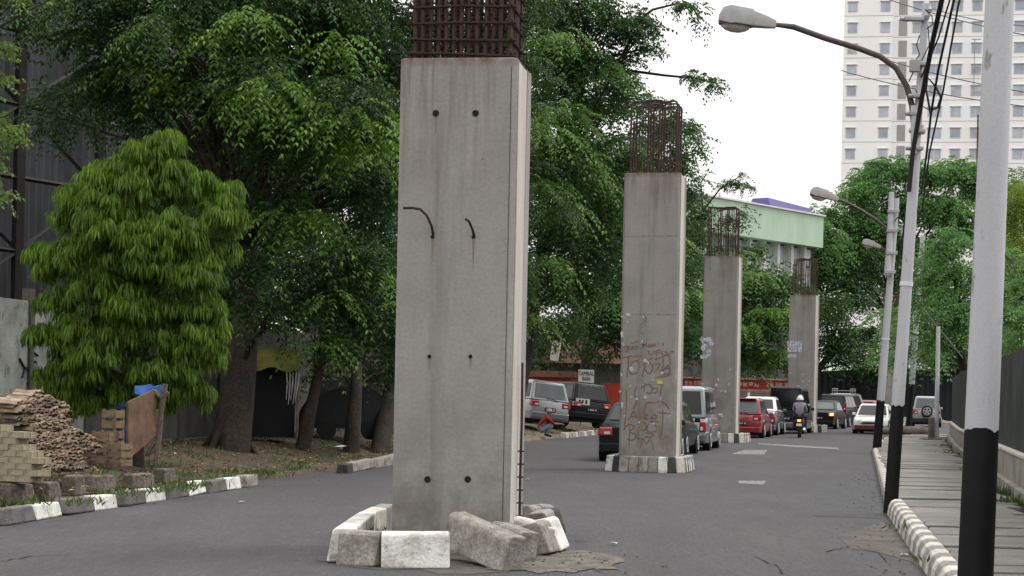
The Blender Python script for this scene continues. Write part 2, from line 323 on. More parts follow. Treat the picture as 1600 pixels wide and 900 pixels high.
M['skin'] = mat('skin', (.22, .115, .075), .6, var=.1); M['skin'].node_tree.nodes["Principled BSDF"].inputs["Subsurface Weight"].default_value = 0
M['redshirt'] = mat('red_shirt', (.26, .022, .022), .9, var=.3, scale=6); M['jeans'] = mat('faded_jeans', (.20, .23, .28), .9, var=.3, scale=8)
M['greyshirt'] = mat('grey_shirt', (.26, .25, .29), .9, var=.25, scale=8); M['blackjacket'] = mat('black_jacket', (.014, .014, .017), .8, var=.3)
M['darktrouser'] = mat('dark_trousers', (.035, .04, .055), .9, var=.3); M['capgrey'] = mat('grey_cap', (.28, .27, .24), .9, var=.2)
M['hair'] = mat('black_hair', (.012, .011, .01), .6); M['helmetwhite'] = mat('white_helmet', (.66, .64, .6), .25, var=.15, coat=.4)
M['helmetblue'] = mat('blue_helmet', (.06, .1, .32), .25, var=.3, coat=.4); M['shoe'] = mat('dark_shoe', (.02, .018, .016), .8)
M['signw'] = mat('sign_white', (.62, .61, .58), .8, scale=4, var=.2); M['signk'] = mat('sign_black_lettering', (.02, .02, .02), .8)
M['redkiosk'] = mat('red_kiosk_paint', (.42, .055, .03), .75, scale=2, var=.3); M['redbanner'] = mat('red_lettering', (.38, .02, .02), .8)
M['awning'] = mat('red_awning', (.24, .016, .022), .8, scale=2, var=.3); M['cream'] = mat('cream_lettering', (.34, .25, .19), .8, scale=5, col2=(.2, .1, .08))
M['roofred'] = mat('red_roof_tiles', (.15, .07, .048), .85, scale=3, var=.35)
M['graf'] = mat('faded_orange_spray_paint', (.17, .082, .045), .85, scale=14, col2=(.20, .15, .105), lo=.38, hi=.62)
M['graf2'] = mat('faded_brown_spray_paint', (.12, .07, .045), .85, scale=30, col2=(.17, .13, .1))
M['paper'] = mat('torn_paper', (.56, .56, .58), .9, scale=7, col2=(.32, .33, .37), fine=.2)
M['paperblue'] = mat('printed_paper', (.55, .56, .62), .9, scale=16, col2=(.15, .17, .32), lo=.42, hi=.55)
M['yellow'] = mat('yellow_sticker', (.6, .47, .04), .8, var=.2); M['bluepost'] = mat('blue_poster', (.1, .12, .4), .8, scale=8, col2=(.5, .5, .6))

# ------------------------------------------------------------------ ground, road, verge, pavement
m = MB(); m.add([(-2500, -400, -.02), (2500, -400, -.02), (2500, 4000, -.02), (-2500, 4000, -.02)], [(0, 1, 2, 3)]); m.build('ground', M['ground'], kind='structure')
m = MB(); ys = [-6 + i * 2 for i in range(83)]; vs = []
for y in ys: vs += [(interp(LEFT, y) - .25, y, 0), (interp(RIGHT, y) + .1, y, 0)]
m.add(vs, [(2 * i, 2 * i + 1, 2 * i + 3, 2 * i + 2) for i in range(len(ys) - 1)]); m.build('road', M['asphalt'], kind='structure')
def sheet(name, pix, material, z=.004, n=1):
    mb = MB(); pts = [G(u, v, z) for u, v in pix]; mb.add(pts, [tuple(range(len(pts)))]); return mb.build(name, material, kind='structure')
sheet('road_patch', [(1275, 752), (1366, 742), (1372, 775), (1378, 810), (1270, 806)], M['patch'])
sheet('road_marking', [(1150, 707), (1163, 703), (1199, 703), (1194, 710), (1142, 709.5)], M['paint_w'])
sheet('road_marking', [(1155, 751), (1197, 751), (1193, 757), (1153, 755)], M['paint_w'])
sheet('road_marking', [(1184, 692.5), (1230, 695), (1310, 699.5), (1311, 702), (1231, 697.5), (1185, 694)], M['paint_w'])
sheet('road_silt', [(1310, 838), (1388, 812), (1418, 845), (1450, 900), (1425, 878), (1370, 862), (1330, 858)], M['silt'])
# crumbled mortar skirt round the first pillar
import_pts = []
def blob(name, c, rx, ry, material, z, rot=0, seed=0, kind='structure', n=30):
    rr = random.Random(seed); mb = MB(); pts = []
    for k in range(n):
        a = 2 * math.pi * k / n; s = rr.uniform(.82, 1.12); q = rotz(rot) @ Vector((math.cos(a) * rx * s, math.sin(a) * ry * s, 0)); pts.append((c[0] + q.x, c[1] + q.y, z))
    mb.add([(c[0], c[1], z)] + pts, [(0, 1 + k, 1 + (k + 1) % n) for k in range(n)]); return mb.build(name, material, kind=kind)
blob('road_silt', (-.45, 18.0), 1.35, 1.75, M['silt'], .004, seed=3)
blob('road_silt', (.35, 17.7), .75, 1.25, M['rubble'], .008, seed=5)

mb = MB()
for pl in ([(875, 843), (905, 846), (925, 846)], [(1290, 862), (1330, 852), (1372, 864), (1390, 880)], [(0, 876), (60, 868), (120, 866)], [(1180, 870), (1215, 884), (1225, 899)]):
    q = []
    for (a, b) in zip(pl[:-1], pl[1:]):
        for k in range(6): q.append(G(lerp(a[0], b[0], k / 6) + random.uniform(-2, 2), lerp(a[1], b[1], k / 6) + random.uniform(-1.2, 1.2), .006))
    vs = []
    for i, p in enumerate(q):
        t = (q[min(i + 1, len(q) - 1)] - q[max(i - 1, 0)]).normalized(); n_ = Vector((-t.y, t.x, 0)) * random.uniform(.003, .011); vs += [p + n_, p - n_]
    mb.add(vs, [(2 * i, 2 * i + 1, 2 * i + 3, 2 * i + 2) for i in range(len(q) - 1)])
mb.build('road_cracks', M['hole'], kind='structure')
def hnoise(x, y): return .5 * math.sin(x * 1.7 + y * .9) + .3 * math.sin(x * 3.9 - y * 2.3) + .2 * math.sin(x * 7.1 + y * 5.3)
def verge_h(x, y):
    d = interp(LEFT, y) - x
    k = min(max((d - .9) / 2.3, 0), 1); k = k * k * (3 - 2 * k)
    return .07 + (.33 if y < 60 else .28) * k + .03 * hnoise(x, y) * min(1, max(d, 0) * 2) 
m = MB(); NY, NX = 130, 46; vs = []
for i in range(NY):
    y = -4 + i * 1.1; xl = interp(LEFT, y) - (.30 if y < 58 else .2)
    for j in range(NX):
        d = (j / (NX - 1)) ** 1.7 * 34; x = xl - d; z = verge_h(x, y) if j else -.01
        vs.append((x, y, z))
fs = [(i * NX + j, i * NX + j + 1, (i + 1) * NX + j + 1, (i + 1) * NX + j) for i in range(NY - 1) for j in range(NX - 1)]
m.add(vs, fs); 
for k, f in enumerate(m.f):
    if vs[f[0]][1] > 57: m.m[k] = 1
m.build('verge', [M['soil'], M['dirtlot']], kind='structure', smooth=60)

# right pavement: cover slabs with dark gaps
FENCE = [(2.1, 0), (7.5, 27), (13.2, 55), (17.2, 73), (21.5, 88)]
m = MB(); y = 2.0; base = MB(); k = 0
bv = []
for i in range(44):
    yy = 2 + i * 2; yy = min(yy, 84); bv += [(interp(RIGHT, yy) + .17, yy, .05), (interp(FENCE, yy) + .35 if yy < 73 else interp(RIGHT, yy) + 2.6, yy, .05)]
base.add(bv, [(2 * i, 2 * i + 1, 2 * i + 3, 2 * i + 2) for i in range(43)]); base.build('pavement_base', M['gap'], kind='structure')
while y < 80:
    wd = random.choice([.5, .6, .75, .6, .9]); gap = random.choice([.015, .02, .025, .04, .10, .015])
    x0 = interp(RIGHT, y) + .22 + random.uniform(-.02, .03); full = (interp(FENCE, y) if y < 73 else interp(RIGHT, y) + 2.6) - x0
    dirn = math.atan2(interp(RIGHT, y + 1) - interp(RIGHT, y - 1), 2)
    ln = full - random.choice([.15, .2, .35, .1]); tilt = random.uniform(-.012, .012)
    c = Vector((x0 + ln / 2, y + wd / 2, .125 + random.uniform(-.012, .012)))
    Mx = rotz(-dirn * .35 + random.uniform(-.012, .012)) @ Matrix.Rotation(tilt, 3, 'X') @ Matrix.Rotation(random.uniform(-.006, .006), 3, 'Y')
    m.box(c, (ln, wd, .1), Mx)
    y += wd + gap
m.build('pavement', M['pave'], kind='structure', bevel=.012)

# right kerb: short stones, alternately faded black and off-white, running with the road
m = MB(); y = 9.0; k = 0; gx = -.5
while y < 84:
    st = .43 if y < 27.2 else .5; d = math.atan2(interp(RIGHT, y + .5) - interp(RIGHT, y - .5), 1)
    near = y < 26.3
    prof = [(-.10, 0), (-.085, .13), (-.05, .2), (0, .225), (.09, .225), (.12, .2), (.12, 0)] if near else [(-.08, 0), (-.065, .13), (-.03, .16), (.07, .165), (.1, .15), (.1, 0)]
    L = st - .005
    c = Vector((interp(RIGHT, y) + .06, y, 0)); Mx = rotz(-d)
    mi = 0 if k % 2 else 1
    if not near: mi = (2 if k % 4 == 0 else 0) if k % 2 else 1
    m.prism([(a, b) for a, b in prof], -L / 2, L / 2, lambda a, b, h, c=c, Mx=Mx: tuple(c + Mx @ Vector((a, h, b))), mi=mi)
    y += st * math.cos(d); k += 1
m.build('kerb', [M['kerbcream'], M['kerbgrey'], M['kerbwhite']], kind='structure', bevel=.009)

# left kerb: separate stones half dark, half white
rows = [((5, 822), (92, 806)), ((100, 806), (180, 792)), ((190, 792), (255, 781)), ((262, 780), (318, 771)), ((325, 771), (374, 763)), ((381, 762), (400, 758)), ((540, 740), (585, 731)), ((588, 730), (640, 721))]
for k, (a, b) in enumerate(rows):
    A, B = G(*a), G(*b); d = B - A; L = d.length; ang = math.atan2(d.y, d.x); hgt = .185 if k < 7 else .2
    t = thing('kerb_stone', '', 'kerb stone', A + d * .5, ang, 'kerb stones along the tree verge')
    for (f0, f1, mt, nm) in ((0, .52, 'kerbdark', 'dark_half'), (.524, 1, 'kerbwhite', 'white_half')) if k < 5 else (((0, .18, 'kerbblack', 'dark_half'), (.185, 1, 'kerbraw', 'bare_half')) if k == 6 else ((0, 1, 'kerbraw', 'bare_half'),)):
        mb = MB(); jbox(mb, (lerp(-L / 2, L / 2, (f0 + f1) / 2), .07, hgt / 2 + .0), ((f1 - f0) * L, .24, hgt), None, .04); mb.build(nm, M[mt], t, bevel=.02)
    t.rotation_euler = (random.uniform(-.05, .03), random.uniform(-.03, .03), ang)
    t['label'] = ['first grey and white kerb stone at the edge of the verge below the pale blocks', 'worn kerb stone with white end below the low stone wall corner', 'kerb stone with chipped white end under the brown board', 'kerb stone with bright white end below the weedy low wall', 'last white ended kerb stone before the bare verge', 'short bare kerb stub beside the leaf litter', 'black ended whitish kerb stone left of the near pillar', 'bare kerb stone tucked behind the near pillar'][k]
m = MB(); y = 67.0; k = 0
while y < 112:                                       # further on the kerb is one low continuous run
    d = math.atan2(interp(LEFT, y + .5) - interp(LEFT, y - .5), 1)
    jbox(m, (interp(LEFT, y) - .1, y, .08), (.24, .52, .2), rotz(-d), .05, mi=(k % 3 == 0)); y += .56 * math.cos(d); k += 1
m.build('kerb_far', [M['kerbraw'], M['kerbcream']], kind='structure', bevel=.02)

# ------------------------------------------------------------------ concrete pillars
def cage_mesh_bar(x, y, z0, z1, r=.016, wob=.012):
    return [(x + random.uniform(-wob, wob), y + random.uniform(-wob, wob), lerp(z0, z1, k / 4)) for k in range(5)]
def pillar(u, vbase, Y, W, D, H, head, label, mat_, cage_h, style):
    c = P(u, vbase, Y); c.z = 0
    t = thing('concrete_pillar', label, 'pillar', c, -R(head), 'bare concrete pillars down the middle of the road')
    ch = .045; w2 = W / 2
    poly = [(-w2 + ch, 0), (w2 - ch, 0), (w2, ch), (w2, .30), (w2 - .012, .31), (w2 - .012, D - .3), (w2, D - .29), (w2, D), (-w2, D), (-w2, ch)]
    m = MB(); m.prism(poly, 0, H); m.build('shaft', mat_, t, bevel=.012)
    m = MB(); m.prism([(w2 + .002, ch + .015), (w2 + .012, ch + .015), (w2 + .012, .29), (w2 + .002, .29)], .05, H - .04); m.build('side_strip', M['flange'], t)
    m = MB(); m.prism([(w2 - .011, .315), (w2 - .004, .315), (w2 - .004, D - .31), (w2 - .011, D - .31)], .05, H - .02); m.build('recessed_panel', M['flange'], t)
    cg = None
    if style == 'grid':
        cg = MB()
        for k in range(9):
            z = H + .05 + k * .165
            zz = z + random.uniform(-.02, .02)
            for yy in (.13, D - .13): cg.tube([(-w2 + .04, yy, zz + random.uniform(-.02, .02)), (0, yy - .01, zz), (w2 - .03, yy, zz + random.uniform(-.03, .02))], .013, 5)
            for xx in (-w2 + .08, w2 - .08): cg.tube([(xx, .06, zz), (xx, D - .06, zz)], .013, 5)
            for xx in np.linspace(-w2 + .25, w2 - .25, 4): cg.tube([(xx, .1, zz + .04), (xx, D - .1, zz + .04)], .010, 5)
            for yy in np.linspace(.3, D - .3, 2): cg.tube([(-w2 + .06, yy, zz + .03), (w2 - .06, yy, zz + .03)], .011, 5)
        cg = cg.build('rebar_cage', M['rustdark'], t)
        xs = list(np.linspace(-w2 + .11, w2 - .11, 13))
        for yy in (.16, D - .16):
            for xx in xs:
                mb = MB(); mb.tube(cage_mesh_bar(xx, yy, H - .05, H + cage_h), .021, 6); mb.build('rebar', M['rust'], cg)
        for xx in (-w2 + .11, w2 - .11):
            for yy in np.linspace(.28, D - .28, 6):
                mb = MB(); mb.tube(cage_mesh_bar(xx, yy, H - .05, H + cage_h), .021, 6); mb.build('rebar', M['rust'], cg)
    else:
        cm = MB()
        for z in (H + .35, H + cage_h * .55):
            cm.tube([(-w2 + .1, .12, z), (w2 - .1, .12, z), (w2 - .1, D - .12, z), (-w2 + .1, D - .12, z), (-w2 + .1, .12, z)], .008, 5)
        cg = cm.build('rebar_cage', M['rustdark'], t)
        n = 9
        for r_ in range(3):
            yy = lerp(.14, D - .14, r_ / 2)
            for k in range(n):
                xa = lerp(-w2 + .12, w2 - .12, k / (n - 1)); dirn = 1 if k < n // 2 else -1
                if k in (0, n - 1) or k in (n // 2 - 1, n // 2 + 1): rad = .021
                else: rad = .011
                z1 = H + cage_h - random.uniform(0, .03); b = .06
                if k == n // 2 or random.random() < .12:
                    pts = [(xa, yy, H - .05), (xa + random.uniform(-.02, .02), yy, lerp(H, z1, .5)), (xa, yy, z1 - random.uniform(.1, .5))]
                else:
                    x2 = xa + dirn * random.uniform(.28, .40)
                    if abs(x2) > w2 - .1: x2 = math.copysign(w2 - .1, x2)
                    pts = [(xa, yy, H - .05), (xa + random.uniform(-.012, .012), yy, lerp(H, z1, .5)), (xa, yy, z1 - b), (xa + dirn * b * .3, yy, z1 - b * .3), (xa + dirn * b, yy, z1), (x2, yy, z1 - random.uniform(0, .05))]
                mb = MB(); mb.tube(pts, rad, 6); mb.build('rebar', M['rust'], cg)
    return t, c
HEAD = [8.5, 12.0, 14.5, 19.0, 22.0]
PIL = []
def on_face(t, u, v, off=0.0):
    """where the pixel's ray meets the pillar's front face, in the pillar's own coordinates"""
    a = -t.rotation_euler.z; n = Vector((-math.sin(a), -math.cos(a), 0)); c = Vector(t.location) + n * off; d = ray(u, v); o = Vector((0, 0, EYE))
    s = (c - o).dot(n) / d.dot(n); p = o + d * s - Vector(t.location); q = rotz(a) @ p; return Vector((q.x, -off, q.z))
p1, c1 = pillar(701, 860, 18.2, 1.17, 1.0, 4.87, HEAD[0], 'nearest and widest concrete pillar with two bent rods and a grid of rusty rebar', M['conc1'], 1.5, 'grid')
p2, c2 = pillar(1010.5, 712, 39.0, 1.205, 1.05, 6.27, HEAD[1], 'pillar covered in orange graffiti on a striped island, hooped rebar on top', M['conc2'], 1.55, 'hoop')
p3, c3 = pillar(1121, 690, 65.0, 1.23, 1.05, 6.52, HEAD[2], 'third pillar back with torn posters, beside the silver wagon', M['conc3'], 1.75, 'hoop')
p4, c4 = pillar(1250, 660, 88.0, 1.24, 1.1, 6.49, HEAD[3], 'pillar with blue printed posters behind the motorcycle', M['conc4'], 1.75, 'hoop')
p5, c5 = pillar(1386, 650, 118, 1.24, 1.1, 6.5, HEAD[4], 'farthest pillar, mostly hidden behind the lamp posts', M['conc5'], 1.9, 'hoop')
# first pillar: tie holes, bent rods, form seam, rusty rod at its lower right edge
for (u, v) in ((681, 177), (743, 177), (671, 557), (735, 557), (668, 749), (731, 749), (676, 370), (740, 370)):
    q = on_face(p1, u, v); mb = MB(); n = 12; r = .026 if v in (177, 749) else .016
    mb.tube([(q.x, -.003, q.z), (q.x, .02, q.z)], r, 12); mb.tube([(q.x, -.006, q.z), (q.x, -.001, q.z)], r * 1.25, 12); mb.build('tie_hole', M['hole'], p1)
for pts in ([(676, 370), (674, 352), (667, 337), (657, 327), (645, 325), (630, 325)], [(740, 370), (738, 358), (733, 346), (727, 342)]):
    qs = [on_face(p1, u, v, .03 + .05 * min(k, 2)) for k, (u, v) in enumerate(pts)]; qs[0].y = .03
    mb = MB(); mb.tube(qs, .013, 7); mb.build('bent_rod', M['rustdark'], p1)
for (u, v, ln) in ((676, 374, .22), (740, 374, .30), (735, 561, .1), (681, 181, .2), (671, 561, .12)):
    q = on_face(p1, u, v); mb = MB(); mb.prism([(q.x - .012, q.z), (q.x + .012, q.z), (q.x + .006, q.z - ln * .6), (q.x + .001, q.z - ln), (q.x - .006, q.z - ln * .5)], -.0025, -.0005, lambda x, y, h: (x, h, y)); mb.build('rust_run', M['stain'], p1)
mb = MB(); qa, qb = on_face(p1, 803, 100), on_face(p1, 790, 815); mb.box((.528, -.0015, 2.43), (.005, .004, 4.7)); mb.build('form_seam', M['rustdark'], p1)
mb = MB(); mb.tube([(.62, .55, .05), (.615, .55, .7), (.62, .56, 1.3), (.615, .55, 1.9)], .012, 6)
for k in range(8): mb.tube([(.585, .55, .1 + k * .13), (.65, .55, .1 + k * .13)], .008, 5)
mb.build('edge_rod', M['rust'], p1)
# form joints on the farther pillars
for t, W_, zs in ((p2, 1.205, (4.95, 3.3)), (p3, 1.23, (5.3, 3.8)), (p4, 1.24, (5.6, 4.9))):
    mb = MB()
    for z in zs: mb.box((0, -.001, z), (W_ - .1, .006, .018))
    mb.build('form_joint', M['kerbraw'], t)

# graffiti on the second pillar, traced stroke by stroke in paint ribbons
def ribbon(mb, pts, wd, off=-.003):
    pts = [Vector(p) for p in pts]
    # smooth
    sm = []
    for i in range(len(pts) - 1):
        p0, p1_, p2_, p3_ = pts[max(i - 1, 0)], pts[i], pts[i + 1], pts[min(i + 2, len(pts) - 1)]
        for s in range(4):
            u = s / 4; sm.append(.5 * ((2 * p1_) + (-p0 + p2_) * u + (2 * p0 - 5 * p1_ + 4 * p2_ - p3_) * u * u + (-p0 + 3 * p1_ - 3 * p2_ + p3_) * u ** 3))
    sm.append(pts[-1]); vs = []
    for i, p in enumerate(sm):
        t = sm[min(i + 1, len(sm) - 1)] - sm[max(i - 1, 0)]; t.y = 0
        t = t.normalized() if t.length > 1e-6 else Vector((1, 0, 0)); nrm = Vector((-t.z, 0, t.x)); ww = wd * random.uniform(.75, 1.1)
        vs += [(p.x + nrm.x * ww / 2, off, p.z + nrm.z * ww / 2), (p.x - nrm.x * ww / 2, off, p.z - nrm.z * ww / 2)]
    mb.add(vs, [(2 * i, 2 * i + 1, 2 * i + 3, 2 * i + 2) for i in range(len(sm) - 1)])
za = lambda x, y: on_face(p2, 960 + x / 6.93, 470 + y / 6.93); zb = lambda x, y: on_face(p2, 960 + x / 6.93, 590 + y / 6.93)
G1 = [  # upper words
    [(150, 490), (115, 500), (110, 535), (140, 530), (152, 495), (150, 545), (120, 552)], [(165, 490), (170, 525), (190, 520), (195, 490), (198, 525)],
    [(238, 492), (212, 500), (210, 525), (235, 520), (242, 490), (255, 525)], [(180, 462), (250, 440)],
    [(310, 440), (318, 510)], [(290, 480), (350, 470)], [(345, 445), (345, 500)], [(385, 470), (362, 490), (380, 500), (392, 470), (398, 500)], [(405, 475), (412, 498), (420, 472), (432, 495)], [(440, 468), (448, 500)], [(480, 450), (470, 475)], [(528, 455), (524, 490)],
    [(365, 535), (375, 575), (405, 585), (430, 560), (428, 540)], [(450, 545), (455, 605)], [(450, 545), (505, 532)], [(452, 570), (495, 560)], [(520, 540), (515, 575), (560, 585), (555, 545), (590, 595)], [(600, 545), (635, 550), (600, 572)]]
G2 = [
    [(80, 620), (160, 603), (300, 600)], [(152, 608), (150, 700), (135, 830)], [(270, 640), (200, 660), (165, 730), (180, 790), (240, 780), (275, 700), (240, 655)],
    [(305, 620), (330, 690), (300, 820)], [(310, 630), (380, 640), (412, 610)], [(340, 660), (400, 680), (415, 740), (370, 790), (335, 740)], [(430, 640), (510, 610), (590, 590), (605, 700)],
    [(530, 620), (525, 720), (500, 770)], [(425, 690), (490, 680), (470, 730), (430, 770)], [(520, 760), (555, 730), (600, 740), (590, 790), (530, 790), (520, 760)], [(440, 830), (560, 815), (615, 790)], [(545, 730), (580, 700), (610, 730)]]
G3 = [
    [(130, 130), (128, 330), (110, 560)], [(245, 95), (215, 170), (240, 260), (205, 340)], [(330, 60), (320, 160)], [(290, 110), (370, 70), (410, 110), (390, 170), (345, 160)],
    [(410, 120), (465, 115), (450, 165), (405, 160)], [(520, 70), (495, 230), (560, 290), (590, 340)], [(350, 270), (480, 262), (500, 200)], [(345, 275), (310, 400)],
    [(150, 465), (205, 370), (240, 440)], [(165, 430), (225, 418)], [(290, 380), (250, 410), (300, 430), (265, 455)], [(330, 395), (320, 450)], [(325, 400), (365, 405), (325, 428), (370, 450), (325, 452)], [(390, 440), (440, 395), (450, 440), (390, 440)], [(470, 380), (610, 390)], [(525, 350), (520, 520), (500, 650)],
    [(165, 520), (160, 740)], [(100, 560), (160, 505), (215, 540), (165, 585), (235, 620), (200, 675), (135, 665)], [(262, 540), (250, 650), (300, 670)], [(300, 480), (345, 500), (330, 570), (285, 560)], [(370, 500), (355, 570), (420, 590), (470, 550), (430, 500)], [(375, 475), (480, 478)], [(490, 560), (485, 650), (520, 665), (580, 620)],
    [(335, 600), (420, 610), (395, 640), (330, 640)], [(280, 760), (310, 660), (345, 720), (390, 660), (425, 785)]]
mb = MB(); [ribbon(mb, [za(*p) for p in s], .026) for s in G1 + G2[::2]]; [ribbon(mb, [zb(*p) for p in s], .026) for s in G3[::2]]; mb.build('graffiti', M['graf'], p2)
mb = MB(); [ribbon(mb, [za(*p) for p in s], .026, -.005) for s in G2[1::2]]; [ribbon(mb, [zb(*p) for p in s], .024, -.005) for s in G3[1::2]]; mb.build('graffiti', M['graf2'], p2)
def scrap(t, u, v, wpx, hpx, material, name='torn_paper', n=9, off=.009):
    c = on_face(t, u, v); sx = wpx * c_y(t) / F / 2; sz = hpx * c_y(t) / F / 2; mb = MB(); pts = []
    for k in range(n):
        a = 2 * math.pi * k / n; s = random.uniform(.25, 1.15); pts.append((c.x + math.cos(a) * sx * s * 1.15, c.z + math.sin(a) * sz * s * 1.15))
    mb.prism(pts, -off, -.001, lambda x, y, h: (x, h, y)); return mb.build(name, material, t)
def c_y(t): return t.location.y
random.seed(3)
for (u, v, a, b) in ((972, 495, 5, 5), (982, 492, 10, 6), (980, 503, 5, 4), (972, 523, 5, 10), (974, 538, 5, 9), (987, 576, 7, 8), (1009, 564, 8, 6), (1013, 567, 5, 5), (1003, 533, 4, 6), (1005, 496, 3, 5), (1035, 582, 6, 5), (1020, 594, 5, 4), (985, 604, 5, 4), (995, 623, 6, 5), (1009, 621, 8, 5), (1013, 608, 3, 3), (987, 620, 5, 3), (972, 633, 5, 10), (999, 660, 3, 4), (1021, 662, 4, 6), (1032, 622, 3, 7), (969, 612, 3, 5), (971, 585, 4, 6), (975, 650, 3, 3), (1046, 650, 3, 3)):
    scrap(p2, u, v, a, b, M['paper'])
scrap(p2, 1031, 597, 17, 6, M['yellow'], 'yellow_sticker', 6)
mb = MB(); q0 = on_face(p2, 1000, 487); q1 = on_face(p2, 1011, 545); mb.prism([(q0.x, q1.z), (q1.x - .02, q1.z + .06), (q1.x - .01, q0.z - .12), (q0.x + .06, q0.z), (q0.x + .01, q0.z - .2)], -.003, -.001, lambda x, y, h: (x, h, y)); mb.build('tape_mark', M['kerbgrey'], p2)
for (u, v, a, b) in ((1098, 532, 9, 12), (1110, 530, 10, 9), (1099, 545, 10, 14), (1107, 548, 9, 10), (1101, 558, 13, 8), (1123, 594, 4, 6), (1120, 602, 7, 5), (1139, 600, 5, 6), (1134, 612, 4, 5), (1115, 608, 4, 4), (1127, 611, 6, 4), (1141, 577, 4, 3), (1098, 600, 4, 4)): scrap(p3, u, v, a, b, M['paper'] if random.random() < .6 else M['paperblue'])
for (u, v, a, b) in ((1106, 530, 22, 9), (1101, 540, 12, 14), (1112, 537, 10, 7), (1102, 556, 17, 9)): scrap(p3, u, v, a, b, M['paperblue'] if v > 535 else M['paper'], n=11, off=.006)
def posters(t, u0, v0, nx, ny, pw, ph, labels):
    k = 0
    for j in range(ny):
        for i in range(nx):
            c = on_face(t, u0 + i * pw, v0 + j * ph); s = c_y(t) / F
            mb = MB(); mb.box((c.x, -.006, c.z), (pw * s * .93, .008, ph * s * .93), Matrix.Rotation(random.uniform(-.03, .03), 3, 'Y')); o = mb.build('poster', M['paperblue'], t)
posters(p4, 1234, 537, 3, 2, 8, 9, None); posters(p4, 1234, 556, 2, 1, 7, 6, None)
for (u, v, a, b) in ((1254, 585, 4, 3), (1265, 595, 4, 3), (1255, 596, 3, 3), (1247, 603, 4, 3), (1235, 583, 3, 3)): scrap(p4, u, v, a, b, M['paper'])
mb = MB()

# islands with painted kerb rings
def island(u, v, Y, hw, hd, head, h, label, off=.45):
    c = P(u, v, Y); c.z = 0; a = -R(head); t = thing('traffic_island', label, 'traffic island', c, a, 'painted kerb islands round the pillars')
    b = .35; ring = [(-hw + b, -off), (hw - b, -off), (hw, -off + b), (hw, hd - b), (hw - b, hd), (-hw + b, hd), (-hw, hd - b), (-hw, -off + b)]
    mb = MB(); mb.prism([(x * .96, lerp(hd / 2, y, .96)) for x, y in ring], .01, h - .02); mb.build('fill', M['kerbraw'], t)
    k = 0
    for i in range(8):
        A, B = Vector((*ring[i], 0)), Vector((*ring[(i + 1) % 8], 0)); L = (B - A).length; n = max(1, round(L / .2)); d = (B - A).normalized(); inn = Vector((-d.y, d.x, 0))
        for q in range(n):
            s0, s1 = A + d * (L * q / n + .004), A + d * (L * (q + 1) / n - .004)
            vs = [s0, s1, s1 + inn * .16, s0 + inn * .16]; top = [s0 + inn * .045, s1 + inn * .045, s1 + inn * .16, s0 + inn * .16]
            mb = MB(); mb.add([(p.x, p.y, 0) for p in vs] + [(p.x, p.y, h) for p in top], [(3, 2, 1, 0), (4, 5, 6, 7), (0, 1, 5, 4), (1, 2, 6, 5), (2, 3, 7, 6), (3, 0, 4, 7)])
            mb.build('kerb_stone', M['kerbraw'] if (i == 0 and q in (0, 1, 2)) else M[('kerbwhite', 'kerbblack', 'kerbcream', 'kerbgrey' if k % 8 == 3 else 'kerbblack')[k % 4]], t, bevel=.015); k += 1
    return t
island(1009, 736, 38.7, .86, 1.8, HEAD[1], .33, 'black and white striped kerb island under the graffiti pillar')
island(1126, 688, 64.6, .87, 1.8, HEAD[2], .33, 'striped kerb island under the third pillar beside the red hatchback')
island(1256, 666, 87.6, .9, 1.9, HEAD[3], .34, 'striped kerb island under the pillar with blue posters', .5)
island(1386, 664, 117.6, .9, 1.9, HEAD[4], .34, 'far kerb island glimpsed between the lamp posts', .5)

# loose kerb blocks round the first pillar
def kblock(A, B, hgt, dep, mats, label, lean=0, roll=0, z=0.0, split=None, yaw=0):
    A, B = Vector(A), Vector(B); d = B - A; L = d.length; ang = math.atan2(d.y, d.x)
    t = thing('kerb_block', label, 'kerb block', (A + B) / 2 + Vector((0, 0, z)), ang, 'kerb blocks heaped round the near pillar')
    prof = [(-dep / 2, 0), (dep / 2, 0), (dep / 2, hgt), (-dep / 2 + .09, hgt), (-dep / 2 + .05, hgt - .03)]
    for f0, f1, mt in ([(0, 1, mats[0])] if split is None else [(0, split, mats[0]), (split + .004, 1, mats[1])]):
        mb = MB(); mb.prism(prof, lerp(-L / 2, L / 2, f0), lerp(-L / 2, L / 2, f1), lambda x, y, h: (h, x, y))
        for i in range(len(mb.v)): mb.v[i] = tuple(q + random.uniform(-.012, .012) for q in mb.v[i])
        mb.build('painted_half' if split else 'block_body', M[mt], t, bevel=.018)
    t.rotation_euler = (lean, roll, ang)
    return t
g = lambda u, v, z=0: G(u, v, z)
kblock(g(534, 881), g(596, 885), .315, .26, ('kerbraw',), 'dark weathered end block at the front left of the near pillar')
kblock(g(597, 886), g(702, 888), .325, .26, ('kerbwhite',), 'square white painted block lying along the front of the near pillar')
kblock(g(706, 874), g(800, 892), .33, .24, ('kerbraw',), 'bare concrete block tipped askew in front of the near pillar', roll=.13, z=.05)
kblock(g(770, 868), g(818, 878), .32, .26, ('kerbraw',), 'bare block leaning behind the tipped one at the near pillar', roll=.06, lean=-.12)
kblock(g(800, 862), g(842, 866), .30, .34, ('kerbwhite',), 'white topped block propped on its neighbours beside the near pillar', roll=.2, z=.03, lean=-.2)
kblock(g(838, 869), g(869, 858), .33, .3, ('kerbraw', 'kerbwhite'), 'upright half white block at the right end of the heap', split=.5, lean=-.22)
kblock(g(846, 846), g(868, 835), .31, .26, ('kerbraw', 'kerbblack'), 'dark edged block behind the half white one', split=.6, lean=-.1)
kblock(g(822, 832), g(858, 829), .31, .24, ('kerbraw', 'kerbgrey'), 'block at the back right corner of the near pillar', split=.5)
kblock(g(568, 848), g(533, 880), .33, .26, ('kerbwhite',), 'white block curving along the left of the near pillar')
